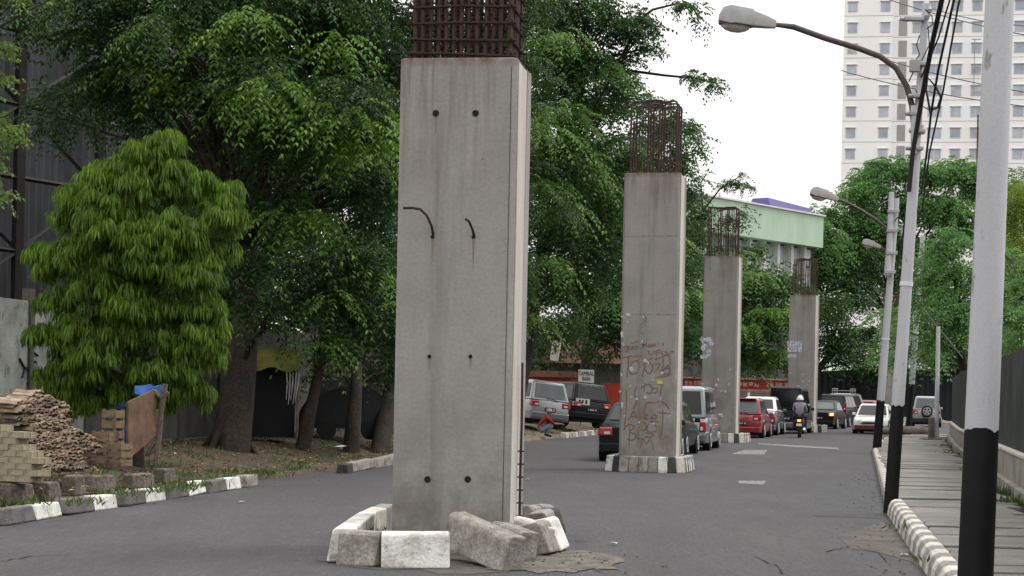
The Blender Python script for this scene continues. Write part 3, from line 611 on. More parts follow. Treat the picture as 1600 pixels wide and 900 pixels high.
kblock(g(600, 830), g(568, 847), .32, .26, ('kerbgrey', 'kerbcream'), 'grey and white block at the back left of the near pillar', split=.5)

# ------------------------------------------------------------------ vehicles
def pane(mb, q, n, th=.012, off=.004):
    n = Vector(n).normalized(); a = [Vector(p) + n * off for p in q]; b = [p + n * th for p in a]
    mb.add(a + b, [(3, 2, 1, 0), (4, 5, 6, 7), (0, 1, 5, 4), (1, 2, 6, 5), (2, 3, 7, 6), (3, 0, 4, 7)])
def bil(q, u, v):
    a = q[0].lerp(q[1], u); b = q[3].lerp(q[2], u); return a.lerp(b, v)
STY = {
 'sedan': dict(belt=[(0, .56), (.03, .63), (.2, .66), (.5, .63), (.74, .60), (.95, .52), (1, .42)], cab=(.13, .75), top=(.27, .58), zb=.19, rows=2),
 'hatch': dict(belt=[(0, .50), (.02, .60), (.3, .61), (.74, .57), (.95, .47), (1, .38)], cab=(.012, .80), top=(.085, .57), zb=.18, rows=3),
 'suv':   dict(belt=[(0, .46), (.015, .57), (.5, .57), (.75, .57), (.96, .52), (1, .40)], cab=(.01, .77), top=(.055, .60), zb=.26, rows=3),
 'van':   dict(belt=[(0, .40), (.015, .52), (.5, .52), (.80, .50), (.97, .44), (1, .34)], cab=(.008, .84), top=(.04, .66), zb=.24, rows=3)}
def vehicle(name, label, cat, loc, head, L, W, H, style, pm, lower=None, group='cars queued between the pillars', glass='glass', lit=None, tailshape='corner', spare=False, plate=True, wheel_r=.30, rack=False, spoiler=False, rim='alloy', tilt=(0, 0), roof_sky_paint=None, plate_sign=False, cabglass='glass', lamps='tail'):
    S = STY[style]; t = thing(name, label, cat, loc, -R(head), group); t.rotation_euler = (R(tilt[0]), R(tilt[1]), -R(head))
    zb = S['zb']; w2 = W / 2
    def belt(f): return H * interp([(b, a) for a, b in S['belt']], f)
    def wf(f): return w2 * interp([(.90, 0), (.965, .04), (1, .16), (1, .8), (.95, .93), (.80, 1.0)], f)
    rings = []
    for f in (0, .012, .04, .1, .18, .3, .45, .6, .72, .8, .88, .94, .98, 1):
        y = (f - .5) * L; zt = belt(f); hw = wf(f); e = 0
        if f in (0, 1): e = 1
        b0 = zb + .05 * e + (.06 if f < .04 else 0)
        half = [(0, b0), (hw * .86, b0), (hw * .965, b0 + .07), (hw * (1 - .02 * e), lerp(b0, zt, .5)), (hw * .985, lerp(b0, zt, .75)), (hw * .965, zt - .05), (hw * .90, zt), (0, zt + .025)]
        rings.append([(x, y, z) for x, z in half] + [(-x, y, z) for x, z in half[-2:0:-1]])
    m = MB(); m.loft(rings); 
    body = m.build('body', M[pm], t, smooth=38)
    if lower:
        m = MB(); rr = []
        for f in (0, .012, .04, .1, .18, .45, .8, .88, .94, .98, 1):
            y = (f - .5) * L * 1.008; hw = wf(f) + .012; b0 = zb - .02; zt = lerp(zb, belt(f), .42)
            rr.append([(-hw, y, b0), (hw, y, b0), (hw, y, zt), (-hw, y, zt)])
        m.loft(rr); m.build('lower_trim', M[lower], t, smooth=30, bevel=.02)
    # cab
    c0, c1 = S['cab']; t0, t1 = S['top']; zr = H; wb = w2 * .93; wt = w2 * .76 if style != 'van' else w2 * .82
    zb0, zb1 = belt(c0 + .02) - .02, belt(c1) - .02; Y = lambda f: (f - .5) * L
    fr = .05 * H
    q = lambda x, f, z: Vector((x, Y(f), z))
    B = [q(-wb, c0, zb0), q(wb, c0, zb0), q(wb, c1, zb1), q(-wb, c1, zb1)]
    T = [q(-wt, t0, zr - .06), q(wt, t0, zr - .06), q(wt, t1, zr - .05), q(-wt, t1, zr - .05)]
    T2 = [q(-wt * .86, t0 + .03, zr), q(wt * .86, t0 + .03, zr), q(wt * .86, t1 - .05, zr), q(-wt * .86, t1 - .05, zr)]
    m = MB(); m.add(B + T + T2, [(3, 2, 1, 0)] + [(i, (i + 1) % 4, 4 + (i + 1) % 4, 4 + i) for i in range(4)] + [(4 + i, 4 + (i + 1) % 4, 8 + (i + 1) % 4, 8 + i) for i in range(4)] + [(8, 9, 10, 11)])
    m.build('cab', M[roof_sky_paint or pm], t, smooth=25, bevel=.035)
    def win(nm, quad, u0, u1, v0, v1, mt):
        qq = [bil(quad, u0, v0), bil(quad, u1, v0), bil(quad, u1, v1), bil(quad, u0, v1)]
        n = (qq[1] - qq[0]).cross(qq[3] - qq[0]); ctr = sum(qq, Vector()) / 4
        if n.dot(ctr - Vector((0, 0, H * .75))) < 0: n = -n
        mb = MB(); pane(mb, qq, n); return mb.build(nm, M[mt], t, bevel=.004)
    win('rear_window', [B[0], B[1], T[1], T[0]], .08, .92, .12 if style != 'sedan' else .16, .90, glass)
    win('windscreen', [B[2], B[3], T[3], T[2]], .06, .94, .1, .92, cabglass)
    cuts = {2: [(.16, .52), (.545, .90)], 3: [(.05, .26), (.285, .58), (.61, .90)]}[S['rows']]
    for sgn in (1, -1):
        quad = [B[1], B[2], T[2], T[1]] if sgn > 0 else [B[0], B[3], T[3], T[0]]
        for a, b in cuts: win('side_window', quad, a, b, .14, .88, cabglass)
        mb = MB(); mb.box((sgn * (wb + .10), Y(c1 - .07), zb1 + .10), (.17, .09, .13), None, 0, .8); mb.build('wing_mirror', M[pm if pm != 'p_white' else 'p_white'], t, bevel=.025)
        for f in (.185, .80):
            y = Y(f); x = sgn * w2
            mb = MB(); mb.tube([(x - sgn * .20, y, wheel_r), (x + sgn * .004, y, wheel_r)], wheel_r + .055, 24); mb.build('wheel_arch', M['trim'], t)
            wh = MB(); wh.tube([(x - sgn * .20, y, wheel_r), (x - sgn * .19, y, wheel_r), (x - sgn * .01, y, wheel_r), (x + sgn * .012, y, wheel_r)], [wheel_r - .03, wheel_r, wheel_r, wheel_r - .035], 24)
            wh = wh.build('wheel', M['tyre'], t, smooth=40)
            rm = MB(); xo = x + sgn * .014; rr_ = wheel_r * .66
            rm.tube([(xo - sgn * .01, y, wheel_r), (xo, y, wheel_r)], rr_ * .25, 12)
            for k in range(6):
                a = k * math.pi / 3 + .3; rm.box((xo, y + math.cos(a) * rr_ * .55, wheel_r + math.sin(a) * rr_ * .55), (.012, rr_ * .95, rr_ * .26), Matrix.Rotation(a, 3, 'X'))
            N = 20
            rg = [(xo, y + math.cos(2 * math.pi * k / N) * rr_, wheel_r + math.sin(2 * math.pi * k / N) * rr_) for k in range(N)]; rm.tube(rg + [rg[0]], .018, 6)
            rm.build('rim', M[rim], wh)
        # lamps
        zt = belt(.02)
        if tailshape == 'tall': c, s = (sgn * (wf(.02) - .07), -L / 2 + .05, zt * .92 + .12), (.16, .14, .62)
        elif tailshape == 'wagon': c, s = (sgn * (wf(.02) - .10), -L / 2 + .03, lerp(zb, zt, .62)), (.20, .12, .30)
        else: c, s = (sgn * (wf(.02) - .16), -L / 2 + .06, zt - .15), (.36, .20, .20)
        mb = MB(); mb.box(c, s, None, 0, .9); tl = mb.build('tail_light', M['tail'], t, bevel=.03)
        mb = MB(); mb.box((c[0] - sgn * s[0] * .12, c[1] - s[1] / 2, c[2] - s[2] * .18), (s[0] * .4, .03, s[2] * .34)); mb.build('lens', M['tailwhite'], tl, bevel=.01)
        if lit and (lit == 'both' or (lit == 'right') == (sgn > 0)):
            mb = MB(); mb.box((c[0] + sgn * .04, c[1] - s[1] / 2 - .012, c[2] + .015), (s[0] * .5, .04, s[2] * .6)); mb.build('indicator', M['amberlit'], tl, bevel=.012)
        mb = MB(); mb.box((sgn * (wf(.985) - .19), L / 2 - .07, belt(.97) - .12), (.40, .16, .15), Matrix.Rotation(-sgn * .25, 3, 'Z'), 0, .85); mb.build('headlight', M['tailwhite'], t, bevel=.03)
    # bumpers, plates, grille
    for s_, hh in ((-1, zb + .17), (1, zb + .14)):
        mb = MB(); f = 0 if s_ < 0 else 1; hw = wf(f) + .01
        mb.loft([[(x * k, s_ * (L / 2 + o), z) for x, z, o in ((-hw, hh - .15, -.18), (hw, hh - .15, -.18))] + [(x * k, s_ * (L / 2 + o), z) for x, z, o in ((hw, hh + .1, -.18), (-hw, hh + .1, -.18))] for k, o in ((1.04, 0),)] + [[(-hw * .97, s_ * (L / 2 + .06), hh - .14), (hw * .97, s_ * (L / 2 + .06), hh - .14), (hw * .97, s_ * (L / 2 + .06), hh + .08), (-hw * .97, s_ * (L / 2 + .06), hh + .08)]])
        mb.build('bumper', M[lower or pm], t, bevel=.03)
    mb = MB(); mb.box((0, L / 2 + .0, lerp(zb, belt(1), .78)), (W * .46, .06, .10)); mb.build('grille', M['trim'], t, bevel=.01)
    mb = MB(); mb.box((0, 0, zb - .0), (W * .8, L * .9, .2)); mb.build('underbody', M['trim'], t)
    if plate:
        z = lerp(zb, belt(.01), .56); mb = MB(); mb.box((0, -L / 2 - .014, z), (.46, .03, .15)); pl = mb.build('licence_plate', M['plate'], t, bevel=.004)
        mb = MB(); x = -.17
        for k, wd in enumerate((.03, .0, .03, .03, .03, .03, .0, .03, .03)):
            if wd: mb.box((x, -L / 2 - .030, z + .01), (.024, .004, .07))
            x += .043
        mb.build('characters', M['platew'], pl)
    mb = MB(); mb.box((.1, Y(c0) - .03 if style != 'sedan' else Y(c0 + .02), zb0 + .06), (.5, .02, .02), Matrix.Rotation(.2, 3, 'Y')); 
    if style != 'sedan': mb.build('wiper', M['trim'], t)
    if spoiler: mb = MB(); mb.box((0, Y(t0) - .06, zr - .03), (wt * 1.7, .24, .04)); mb.build('spoiler', M[pm], t, bevel=.012)
    if spare:
        sp = MB(); sp.tube([(.02, -L / 2 - .02, .95), (.02, -L / 2 - .04, .95), (.02, -L / 2 - .2, .95), (.02, -L / 2 - .22, .95)], [.31, .34, .34, .30], 24); sp = sp.build('spare_wheel', M['tyre'], t, smooth=40)
        rm = MB(); yo = -L / 2 - .228; rm.tube([(.02, yo, .95), (.02, yo - .02, .95)], .07, 12)
        for k in range(5):
            a = k * 2 * math.pi / 5 + .3; rm.box((.02 + math.cos(a) * .12, yo - .01, .95 + math.sin(a) * .12), (.2, .02, .075), Matrix.Rotation(-a, 3, 'Y'))
        rg = [(.02 + math.cos(2 * math.pi * k / 20) * .215, yo - .005, .95 + math.sin(2 * math.pi * k / 20) * .215) for k in range(21)]; rm.tube(rg, .022, 6); rm.build('rim', M['alloy'], sp)
    if rack:
        mb = MB()
        for k in range(5): mb.tube([(-wt * .85, Y(t0) + .2 + k * .3, zr + .16), (wt * .85, Y(t0) + .2 + k * .3, zr + .16)], .02, 6)
        for x in (-wt * .85, wt * .85):
            mb.tube([(x, Y(t0) + .15, zr + .16), (x, Y(t0) + 1.5, zr + .16)], .025, 6); mb.tube([(x, Y(t0) + .15, zr + .28), (x, Y(t0) + 1.5, zr + .28)], .025, 6)
            for k in (0, 2, 4): mb.tube([(x, Y(t0) + .2 + k * .3, zr - .05), (x, Y(t0) + .2 + k * .3, zr + .28)], .02, 6)
        mb.build('roof_rack', M['lampgrey'], t)
    if plate_sign:
        mb = MB(); mb.box((-.45, -L / 2 - .012, belt(.02) - .05), (.62, .02, .24)); sg = mb.build('rear_sticker', M['signw'], t)
        mb = MB()
        for x in (-.6, -.47, -.3): mb.box((x, -L / 2 - .025, belt(.02) - .05), (.085, .006, .14))
        mb.build('sticker_letters', M['signk'], sg)
    return t
def rear_at(x, y, L, head):       # centre of a vehicle whose rear bumper centre stands at x, y
    a = R(head); return (x + math.sin(a) * L / 2, y + math.cos(a) * L / 2, 0.004)
vehicle('sedan_car', 'dark green saloon half hidden behind the graffiti pillar on its left', 'car', rear_at(2.87, 44.0, 4.2, 11), 11, 4.3, 1.7, 1.42, 'sedan', 'p_dark')
vehicle('sedan_car', 'black saloon with bright red tail light peeking right of the graffiti pillar', 'car', rear_at(3.66, 48.6, 4.3, 12), 12, 4.3, 1.7, 1.43, 'sedan', 'p_black', glass='glasslight', tailshape='wagon')
w1 = vehicle('station_wagon', 'silver family wagon with tinted glass in front of the third pillar', 'car', rear_at(4.9, 54.2, 4.5, 11.5), 11.5, 4.5, 1.68, 1.88, 'van', 'p_silver', tailshape='wagon', lower='p_grey')
vehicle('hatchback_car', 'bright red hatchback just right of the third pillar', 'car', rear_at(8.98, 72.5, 3.75, 14), 14, 3.75, 1.66, 1.56, 'hatch', 'p_red', glass='glasslight', spoiler=True)
vehicle('sedan_car', 'bluish dark saloon with sky reflection painted on its roof, between the red hatchback and the black van', 'car', rear_at(10.3, 78, 4.2, 14), 14, 4.2, 1.68, 1.62, 'sedan', 'p_steel', tailshape='wagon', roof_sky_paint='p_white', glass='glass')  # white paint on the cab imitates sky reflected in the roof
vehicle('passenger_van', 'tall dark grey van with wide rear window behind the motorcycle', 'van', rear_at(12.2, 82.8, 3.8, 16), 16, 3.8, 1.66, 2.1, 'van', 'p_black', lower='p_grey')
vehicle('sedan_car', 'black saloon with its right indicator glowing orange', 'car', rear_at(16.05, 97, 4.4, 19), 19, 4.4, 1.72, 1.5, 'sedan', 'p_black', lit='right', glass='glasslight')
vehicle('suv_car', 'black off-roader with tall red tail lights ahead of the indicating saloon', 'car', rear_at(18.0, 104.5, 4.5, 21), 21, 4.5, 1.78, 1.85, 'suv', 'p_black', tailshape='tall')
vehicle('suv_car', 'off-roader with a rack on its roof, ahead of the one with tall red lights', 'car', rear_at(20.3, 115, 4.5, 24), 24, 4.5, 1.75, 1.95, 'suv', 'p_grey', rack=True, tailshape='tall')
vehicle('hatchback_car', 'red car far off at the head of the queue', 'car', rear_at(23.2, 122.5, 3.9, 26), 26, 3.9, 1.68, 1.55, 'hatch', 'p_red')
vehicle('sedan_car', 'oncoming white saloon with maroon lower body', 'car', (17.2, 88, .004), 197, 4.2, 1.66, 1.40, 'sedan', 'p_white', lower='p_maroon', group='cars crossing at the junction', cabglass='glass')
vehicle('jeep_car', 'silver jeep with a spare wheel on its back door beyond the pavement end', 'car', (25.35, 113.5, .004), 12, 4.1, 1.75, 1.86, 'suv', 'p_silver', lower='trim', spare=True, group='cars crossing at the junction', wheel_r=.36, glass='glasslight')
zz = .34
vehicle('suv_car', 'silver crossover parked on the dirt, rear towards the road behind the near pillar', 'car', (.25, 71.6, zz), -30, 4.6, 1.82, 1.72, 'suv', 'p_silver', lower='p_grey', group='cars parked on the dirt lot', glass='glasslight', tilt=(0, 5), tailshape='corner', rim='alloy')
vehicle('suv_car', 'black off-roader parked on the dirt with a white sticker on its tailgate', 'car', (2.05, 74.6, zz), -28, 4.5, 1.78, 1.70, 'suv', 'p_black', group='cars parked on the dirt lot', tilt=(0, 4), plate_sign=True)

# ------------------------------------------------------------------ people
def skin_body(name, J, E, mats, regions, parent, sub=2):
    names = list(J); me = bpy.data.meshes.new(name); me.from_pydata([J[k][:3] for k in names], [(names.index(a), names.index(b)) for a, b in E], [])
    o = bpy.data.objects.new(name, me); COL.objects.link(o)
    o.modifiers.new("skin", 'SKIN')
    for i, k in enumerate(names):
        r = J[k][3]; r = r if isinstance(r, tuple) else (r, r); me.skin_vertices[0].data[i].radius = r; me.skin_vertices[0].data[i].use_root = (i == 0)
    s = o.modifiers.new("sub", 'SUBSURF'); s.levels = sub; s.render_levels = sub
    dg = bpy.context.evaluated_depsgraph_get(); ev = o.evaluated_get(dg); nm = bpy.data.meshes.new_from_object(ev)
    bpy.data.objects.remove(o); bpy.data.meshes.remove(me)
    for m_ in mats: nm.materials.append(m_)
    segs = [(Vector(J[a][:3]), Vector(J[b][:3]), regions.get((a, b), 0)) for a, b in E]
    for p in nm.polygons:
        c = p.center; best = 1e9
        for a, b, mi in segs:
            d = b - a; t_ = max(0, min(1, (c - a).dot(d) / max(d.length_squared, 1e-9))); dd = (c - a - d * t_).length
            if dd < best: best = dd; p.material_index = mi
    nm.shade_smooth(); ob = bpy.data.objects.new(name, nm); COL.objects.link(ob); ob.parent = parent; return ob
def hand(J, E, wrist, side, d, nd, tag_):
    """palm and five fingers from a wrist joint; d = finger direction, nd = palm normal"""
    w_ = Vector(J[wrist][:3]); d = Vector(d).normalized(); nd = Vector(nd).normalized(); s = d.cross(nd).normalized()
    J[tag_ + 'palm'] = (*(w_ + d * .06), (.034, .018)); E.append((wrist, tag_ + 'palm'))
    for k, (off, ln) in enumerate(((-.03, .07), (-.010, .082), (.010, .078), (.03, .06))):
        a = w_ + d * .09 + s * off; b = a + d * ln * .55 - nd * .012; c = b + d * ln * .4 - nd * .03
        for nm_, p, r in (('a', a, .0095), ('b', b, .0085), ('c', c, .007)): J[f'{tag_}f{k}{nm_}'] = (*p, r)
        E += [(tag_ + 'palm', f'{tag_}f{k}a'), (f'{tag_}f{k}a', f'{tag_}f{k}b'), (f'{tag_}f{k}b', f'{tag_}f{k}c')]
    a = w_ + d * .035 - s * .035; b = a + d * .04 - s * .018 - nd * .01
    J[tag_ + 'ta'] = (*a, .011); J[tag_ + 'tb'] = (*b, .009); E += [(wrist, tag_ + 'ta'), (tag_ + 'ta', tag_ + 'tb')]
def human(J, parent, shirt, trouser, shoe='shoe', sleeve=True):
    E = [('pelvis', 'waist'), ('waist', 'chest'), ('chest', 'neck'), ('neck', 'chin'), ('chin', 'head'), ('head', 'crown')]
    reg = {('pelvis', 'waist'): 1, ('waist', 'chest'): 1, ('chest', 'neck'): 1}
    J['nose'] = J.get('nose', (*(Vector(J['head'][:3]) + J['_f'] * .10 - Vector((0, 0, .02))), .018)); E.append(('head', 'nose'))
    for sd_ in 'lr':
        s_ = -1 if sd_ == 'l' else 1
        E += [('chest', 'sh' + sd_), ('sh' + sd_, 'el' + sd_), ('el' + sd_, 'wr' + sd_), ('pelvis', 'hip' + sd_), ('hip' + sd_, 'kn' + sd_), ('kn' + sd_, 'an' + sd_), ('an' + sd_, 'to' + sd_)]
        reg.update({('chest', 'sh' + sd_): 1, ('sh' + sd_, 'el' + sd_): 1, ('el' + sd_, 'wr' + sd_): 1 if sleeve else 0, ('pelvis', 'hip' + sd_): 2, ('hip' + sd_, 'kn' + sd_): 2, ('kn' + sd_, 'an' + sd_): 2, ('an' + sd_, 'to' + sd_): 3})
        side = J['_f'].cross(Vector((0, 0, 1))) * s_; hd = Vector(J['head'][:3]); J['ear' + sd_] = (*(hd + side * .085), .018); E.append(('head', 'ear' + sd_))
        hd_ = Vector(J['wr' + sd_][:3]) - Vector(J['el' + sd_][:3]); hand(J, E, 'wr' + sd_, s_, hd_ + J['_f'] * .1, J.get('_palm', Vector((0, 0, 1))), 'h' + sd_)
    J = {k: v for k, v in J.items() if not k.startswith('_')}
    return skin_body('body', J, E, [M['skin'], M[shirt], M[trouser], M[shoe]], reg, parent)
def cap(parent, c, r, material, nm, peak=None, z=1.0):
    mb = MB(); rings = []
    for k in range(6):
        a = k / 5 * math.pi / 2 * .98; rings.append([(c[0] + math.cos(2 * math.pi * i / 16) * r * math.cos(a), c[1] + math.sin(2 * math.pi * i / 16) * r * 1.12 * math.cos(a), c[2] + math.sin(a) * r * z) for i in range(16)])
    mb.loft(rings)
    if peak is not None:
        p = Vector(peak); mb.box(Vector(c) + p * r * 1.2, (.14, .14, .015), rotz(math.atan2(p.y, p.x)))
    return mb.build(nm, material, parent, smooth=60)
F_ = Vector((0, 1, 0))
# squatting man, facing right of the picture; his own +Y is forward
mp_ = G(851, 673, .3); man = thing('person', 'man in a red shirt and grey cap squatting at the edge of the dirt lot', 'person', (mp_.x, mp_.y, verge_h(mp_.x, mp_.y)), R(-80), None)
J = {'pelvis': (0, -.16, .26, .15), 'waist': (0, -.15, .40, .14), 'chest': (0, .0, .63, (.17, .13)), 'neck': (0, .09, .74, .055), 'chin': (0, .13, .79, .06), 'head': (0, .15, .86, .085), 'crown': (0, .14, .93, .07),
     'shl': (-.19, .04, .67, .07), 'ell': (-.21, .28, .47, .048), 'wrl': (-.10, .52, .46, .034), 'shr': (.19, .04, .67, .07), 'elr': (.21, .28, .47, .048), 'wrr': (.10, .53, .47, .034),
     'hipl': (-.11, -.13, .24, .10), 'knl': (-.17, .27, .44, .068), 'anl': (-.14, .03, .09, .048), 'tol': (-.16, .22, .04, .042), 'hipr': (.11, -.13, .24, .10), 'knr': (.17, .27, .44, .068), 'anr': (.14, .03, .09, .048), 'tor': (.16, .22, .04, .042), '_f': F_}
hb = human(J, man, 'redshirt', 'jeans', sleeve=False); cap(hb, (0, .145, .89), .105, M['capgrey'], 'cap', peak=(0, 1, 0))

# motorcycle with two riders
mo = G(1253, 684); bike = thing('motorcycle', 'black scooter with its tail light glowing, heading away between the pillars and the kerb', 'motorcycle', (mo.x, mo.y + .6, .004), R(-11))
for nm_, y in (('rear_wheel', -.62), ('front_wheel', .62)):
    mb = MB(); mb.tube([(-.05, y, .29), (-.045, y, .29), (.045, y, .29), (.05, y, .29)], [.24, .285, .285, .24], 24); whl = mb.build(nm_, M['tyre'], bike, smooth=40)
    mb = MB(); mb.tube([(-.055, y, .29), (.055, y, .29)], .05, 10)
    for k in range(5): a = k * 2 * math.pi / 5; mb.box((0, y + math.cos(a) * .12, .29 + math.sin(a) * .12), (.03, .2, .03), Matrix.Rotation(a, 3, 'X'))
    mb.build('spokes', M['alloy'], whl)
mb = MB(); mb.loft([[(-.07, -.85, .72), (.07, -.85, .72), (.09, -.8, .62), (-.09, -.8, .62)], [(-.14, -.5, .78), (.14, -.5, .78), (.17, -.45, .5), (-.17, -.45, .5)], [(-.13, 0, .70), (.13, 0, .70), (.15, 0, .36), (-.15, 0, .36)], [(-.14, .35, .82), (.14, .35, .82), (.16, .38, .4), (-.16, .38, .4)], [(-.10, .55, 1.0), (.10, .55, 1.0), (.1, .6, .62), (-.1, .6, .62)]]); mb.build('bodywork', M['p_black'], bike, smooth=35, bevel=.02)
mb = MB(); mb.loft([[(-.12, -.72, .80), (.12, -.72, .80), (.12, -.72, .86), (-.12, -.72, .86)], [(-.14, -.3, .76), (.14, -.3, .76), (.13, -.3, .83), (-.13, -.3, .83)], [(-.11, .15, .72), (.11, .15, .72), (.10, .15, .78), (-.10, .15, .78)]]); mb.build('seat', M['trim'], bike, bevel=.02)
mb = MB(); mb.box((0, -.86, .68), (.19, .08, .13)); tl = mb.build('tail_light', M['tail'], bike, bevel=.02)
mb = MB(); mb.box((0, -.905, .69), (.13, .03, .09)); mb.build('lamp', M['redlit'], tl, bevel=.01)
mb = MB(); mb.box((0, -.88, .52), (.22, .012, .11), Matrix.Rotation(-.25, 3, 'X')); mb.build('licence_plate', M['platew'], bike)
mb = MB(); mb.box((0, -.80, .42), (.16, .02, .3), Matrix.Rotation(.25, 3, 'X')); mb.build('mudguard', M['trim'], bike)
mb = MB(); mb.tube([(.17, -.1, .25), (.2, -.4, .28), (.21, -.8, .36)], [.035, .05, .055], 10); mb.build('exhaust', M['chrome'], bike, smooth=40)
mb = MB(); mb.tube([(-.34, .36, 1.02), (-.15, .45, 1.0), (.15, .45, 1.0), (.34, .36, 1.02)], .016, 8); hbar = mb.build('handlebar', M['trim'], bike)
for s_ in (-1, 1):
    mb = MB(); mb.tube([(s_ * .24, .42, 1.02), (s_ * .32, .42, 1.2)], .008, 6); mb.box((s_ * .35, .42, 1.24), (.12, .03, .08)); mb.build('mirror', M['trim'], hbar, bevel=.01)
    mb = MB(); mb.box((s_ * .15, -.79, .66), (.07, .06, .06)); mb.build('indicator', M['amberlit' if False else 'tail'], bike, bevel=.01)
    mb = MB(); mb.tube([(s_ * .07, .62, .29), (s_ * .09, .5, .8)], .022, 8); mb.build('fork', M['chrome'], bike)
def rider(lbl, y, dz, shirt, trou, hmat, name_, arms):
    p = thing('person', lbl, 'person', Vector(bike.location) + rotz(R(-11)) @ Vector((0, y, 0)), R(-11), 'riders on the scooter')
    z = .90 + dz
    J = {'pelvis': (0, 0, z, .155), 'waist': (0, .01, z + .18, .145), 'chest': (0, .05, z + .40, (.17, .13)), 'neck': (0, .08, z + .53, .055), 'chin': (0, .11, z + .58, .06), 'head': (0, .11, z + .66, .085), 'crown': (0, .10, z + .74, .07), '_f': F_}
    for sd_, s_ in (('l', -1), ('r', 1)):
        J['sh' + sd_] = (s_ * .20, .05, z + .44, .075); J['el' + sd_] = (s_ * arms[0][0], arms[0][1], z + arms[0][2], .05); J['wr' + sd_] = (s_ * arms[1][0], arms[1][1], z + arms[1][2], .035)
        J['hip' + sd_] = (s_ * .12, .03, z - .01, .10); J['kn' + sd_] = (s_ * .25, .40, z - .06, .068); J['an' + sd_] = (s_ * .22, .24, .36, .05); J['to' + sd_] = (s_ * .23, .40, .31, .042)
    b = human(J, p, shirt, trou); cap(b, (0, .10, z + .62), .145, M[hmat], 'helmet', z=1.25)
    return p
rider('passenger in a grey shirt and white helmet on the back of the scooter', -.48, 0, 'greyshirt', 'darktrouser', 'helmetwhite', 'p', ((.26, .14, .20), (.16, .34, .12)))
rider('rider in a black jacket and blue helmet steering the scooter', -.05, .04, 'blackjacket', 'darktrouser', 'helmetblue', 'd', ((.36, .22, .24), (.33, .40, .13)))

# ------------------------------------------------------------------ lamp posts, poles, cables
def post(name, label, cat, base, top, r0, r1, zblack, black=True, mat_='pole', bands=(), n=20, steps=()):
    t = thing(name, label, cat, base, 0); b = Vector((0, 0, 0)); d = Vector(top) - Vector(base); H = d.z
    at = lambda z: d * (z / H); rr = lambda z: lerp(r0, r1, z / H)
    if black: mb = MB(); mb.tube([at(0), at(zblack * .5), at(zblack - .06), at(zblack)], [rr(0) * 1.012, rr(zblack * .5) * 1.012, rr(zblack) * 1.014, rr(zblack) * 1.012], n); mb.v[3 * n:4 * n] = [(x, y, z + random.uniform(-.022, .018)) for x, y, z in mb.v[3 * n:4 * n]]; mb.build('painted_base', M['poleblack'], t, smooth=40)
    mb = MB(); z0 = zblack - .08 if black else 0
    segs = [z0] + [s for s in steps] + [H]
    for k in range(len(segs) - 1):
        f = 1 - .16 * k; mb.tube([at(segs[k]), at(segs[k + 1])], [rr(segs[k]) * f, rr(segs[k + 1]) * f], n)
    mb.build('shaft', M[mat_], t, smooth=40)
    for z in bands:
        mb = MB(); mb.tube([at(z - .03), at(z + .03)], [rr(z) * 1.12] * 2, n); mb.build('band', M['winframe'], t, smooth=40)
    return t, at
def lamp_arm(t, pts, head_dir, sc=1.0):
    mb = MB(); mb.tube(pts, [.042 * sc] * (len(pts) - 1) + [.03 * sc], 10); arm = mb.build('lamp_arm', M['arm'], t, smooth=40)
    e = Vector(pts[-1]); d = Vector(head_dir).normalized(); side = d.cross(Vector((0, 0, 1))).normalized(); up = side.cross(d)
    fr = lambda a, s_, u: e + d * a + side * s_ + up * u
    rings = []
    for a, hw, z0, z1 in ((-.04, .045, -.05, .06), (.08, .06, -.06, .10), (.28, .10, -.065, .15), (.30, .13, -.07, .17), (.62, .15, -.08, .19), (.72, .12, -.06, .15), (.76, .08, -.04, .06)):
        rings.append([fr(a * sc, x * sc, u * sc) for x, u in ((-hw, z0), (hw, z0), (hw, (z0 + z1) / 2), (hw * .62, z1), (-hw * .62, z1), (-hw, (z0 + z1) / 2))])
    mb = MB(); mb.loft(rings); hd = mb.build('lamp_head', M['lampgrey'], t, smooth=30, bevel=.01 * sc)
    rings = []
    for k in range(5):
        a = k / 4 * math.pi / 2; c = fr(.52 * sc, 0, -.075 * sc); rings.append([c + d * math.cos(q) * .21 * sc * math.cos(a) + side * math.sin(q) * .12 * sc * math.cos(a) - up * math.sin(a) * .10 * sc for q in [2 * math.pi * i / 16 for i in range(16)]])
    mb = MB(); mb.loft(rings); mb.build('lamp_bowl', M['lampglass'], hd, smooth=60)
    mb = MB(); rg = [fr(.52 * sc, 0, -.07 * sc) + d * math.cos(q) * .23 * sc + side * math.sin(q) * .14 * sc for q in [2 * math.pi * i / 20 for i in range(21)]]; mb.tube(rg, .014 * sc, 6); mb.build('lamp_rim', M['arm'], hd)
    return hd
# near bare pole
Yn = 14.0; b1 = P(1522, 962, Yn); b1.z = .12; tp = P(1562, 0, Yn); dd = (tp - b1) / (tp.z - b1.z); top1 = b1 + dd * 7.6
post('street_pole', 'thick pale grey pole with black base standing nearest on the pavement', 'pole', b1, top1, .133, .088, P(1534, 671, Yn).z - b1.z)
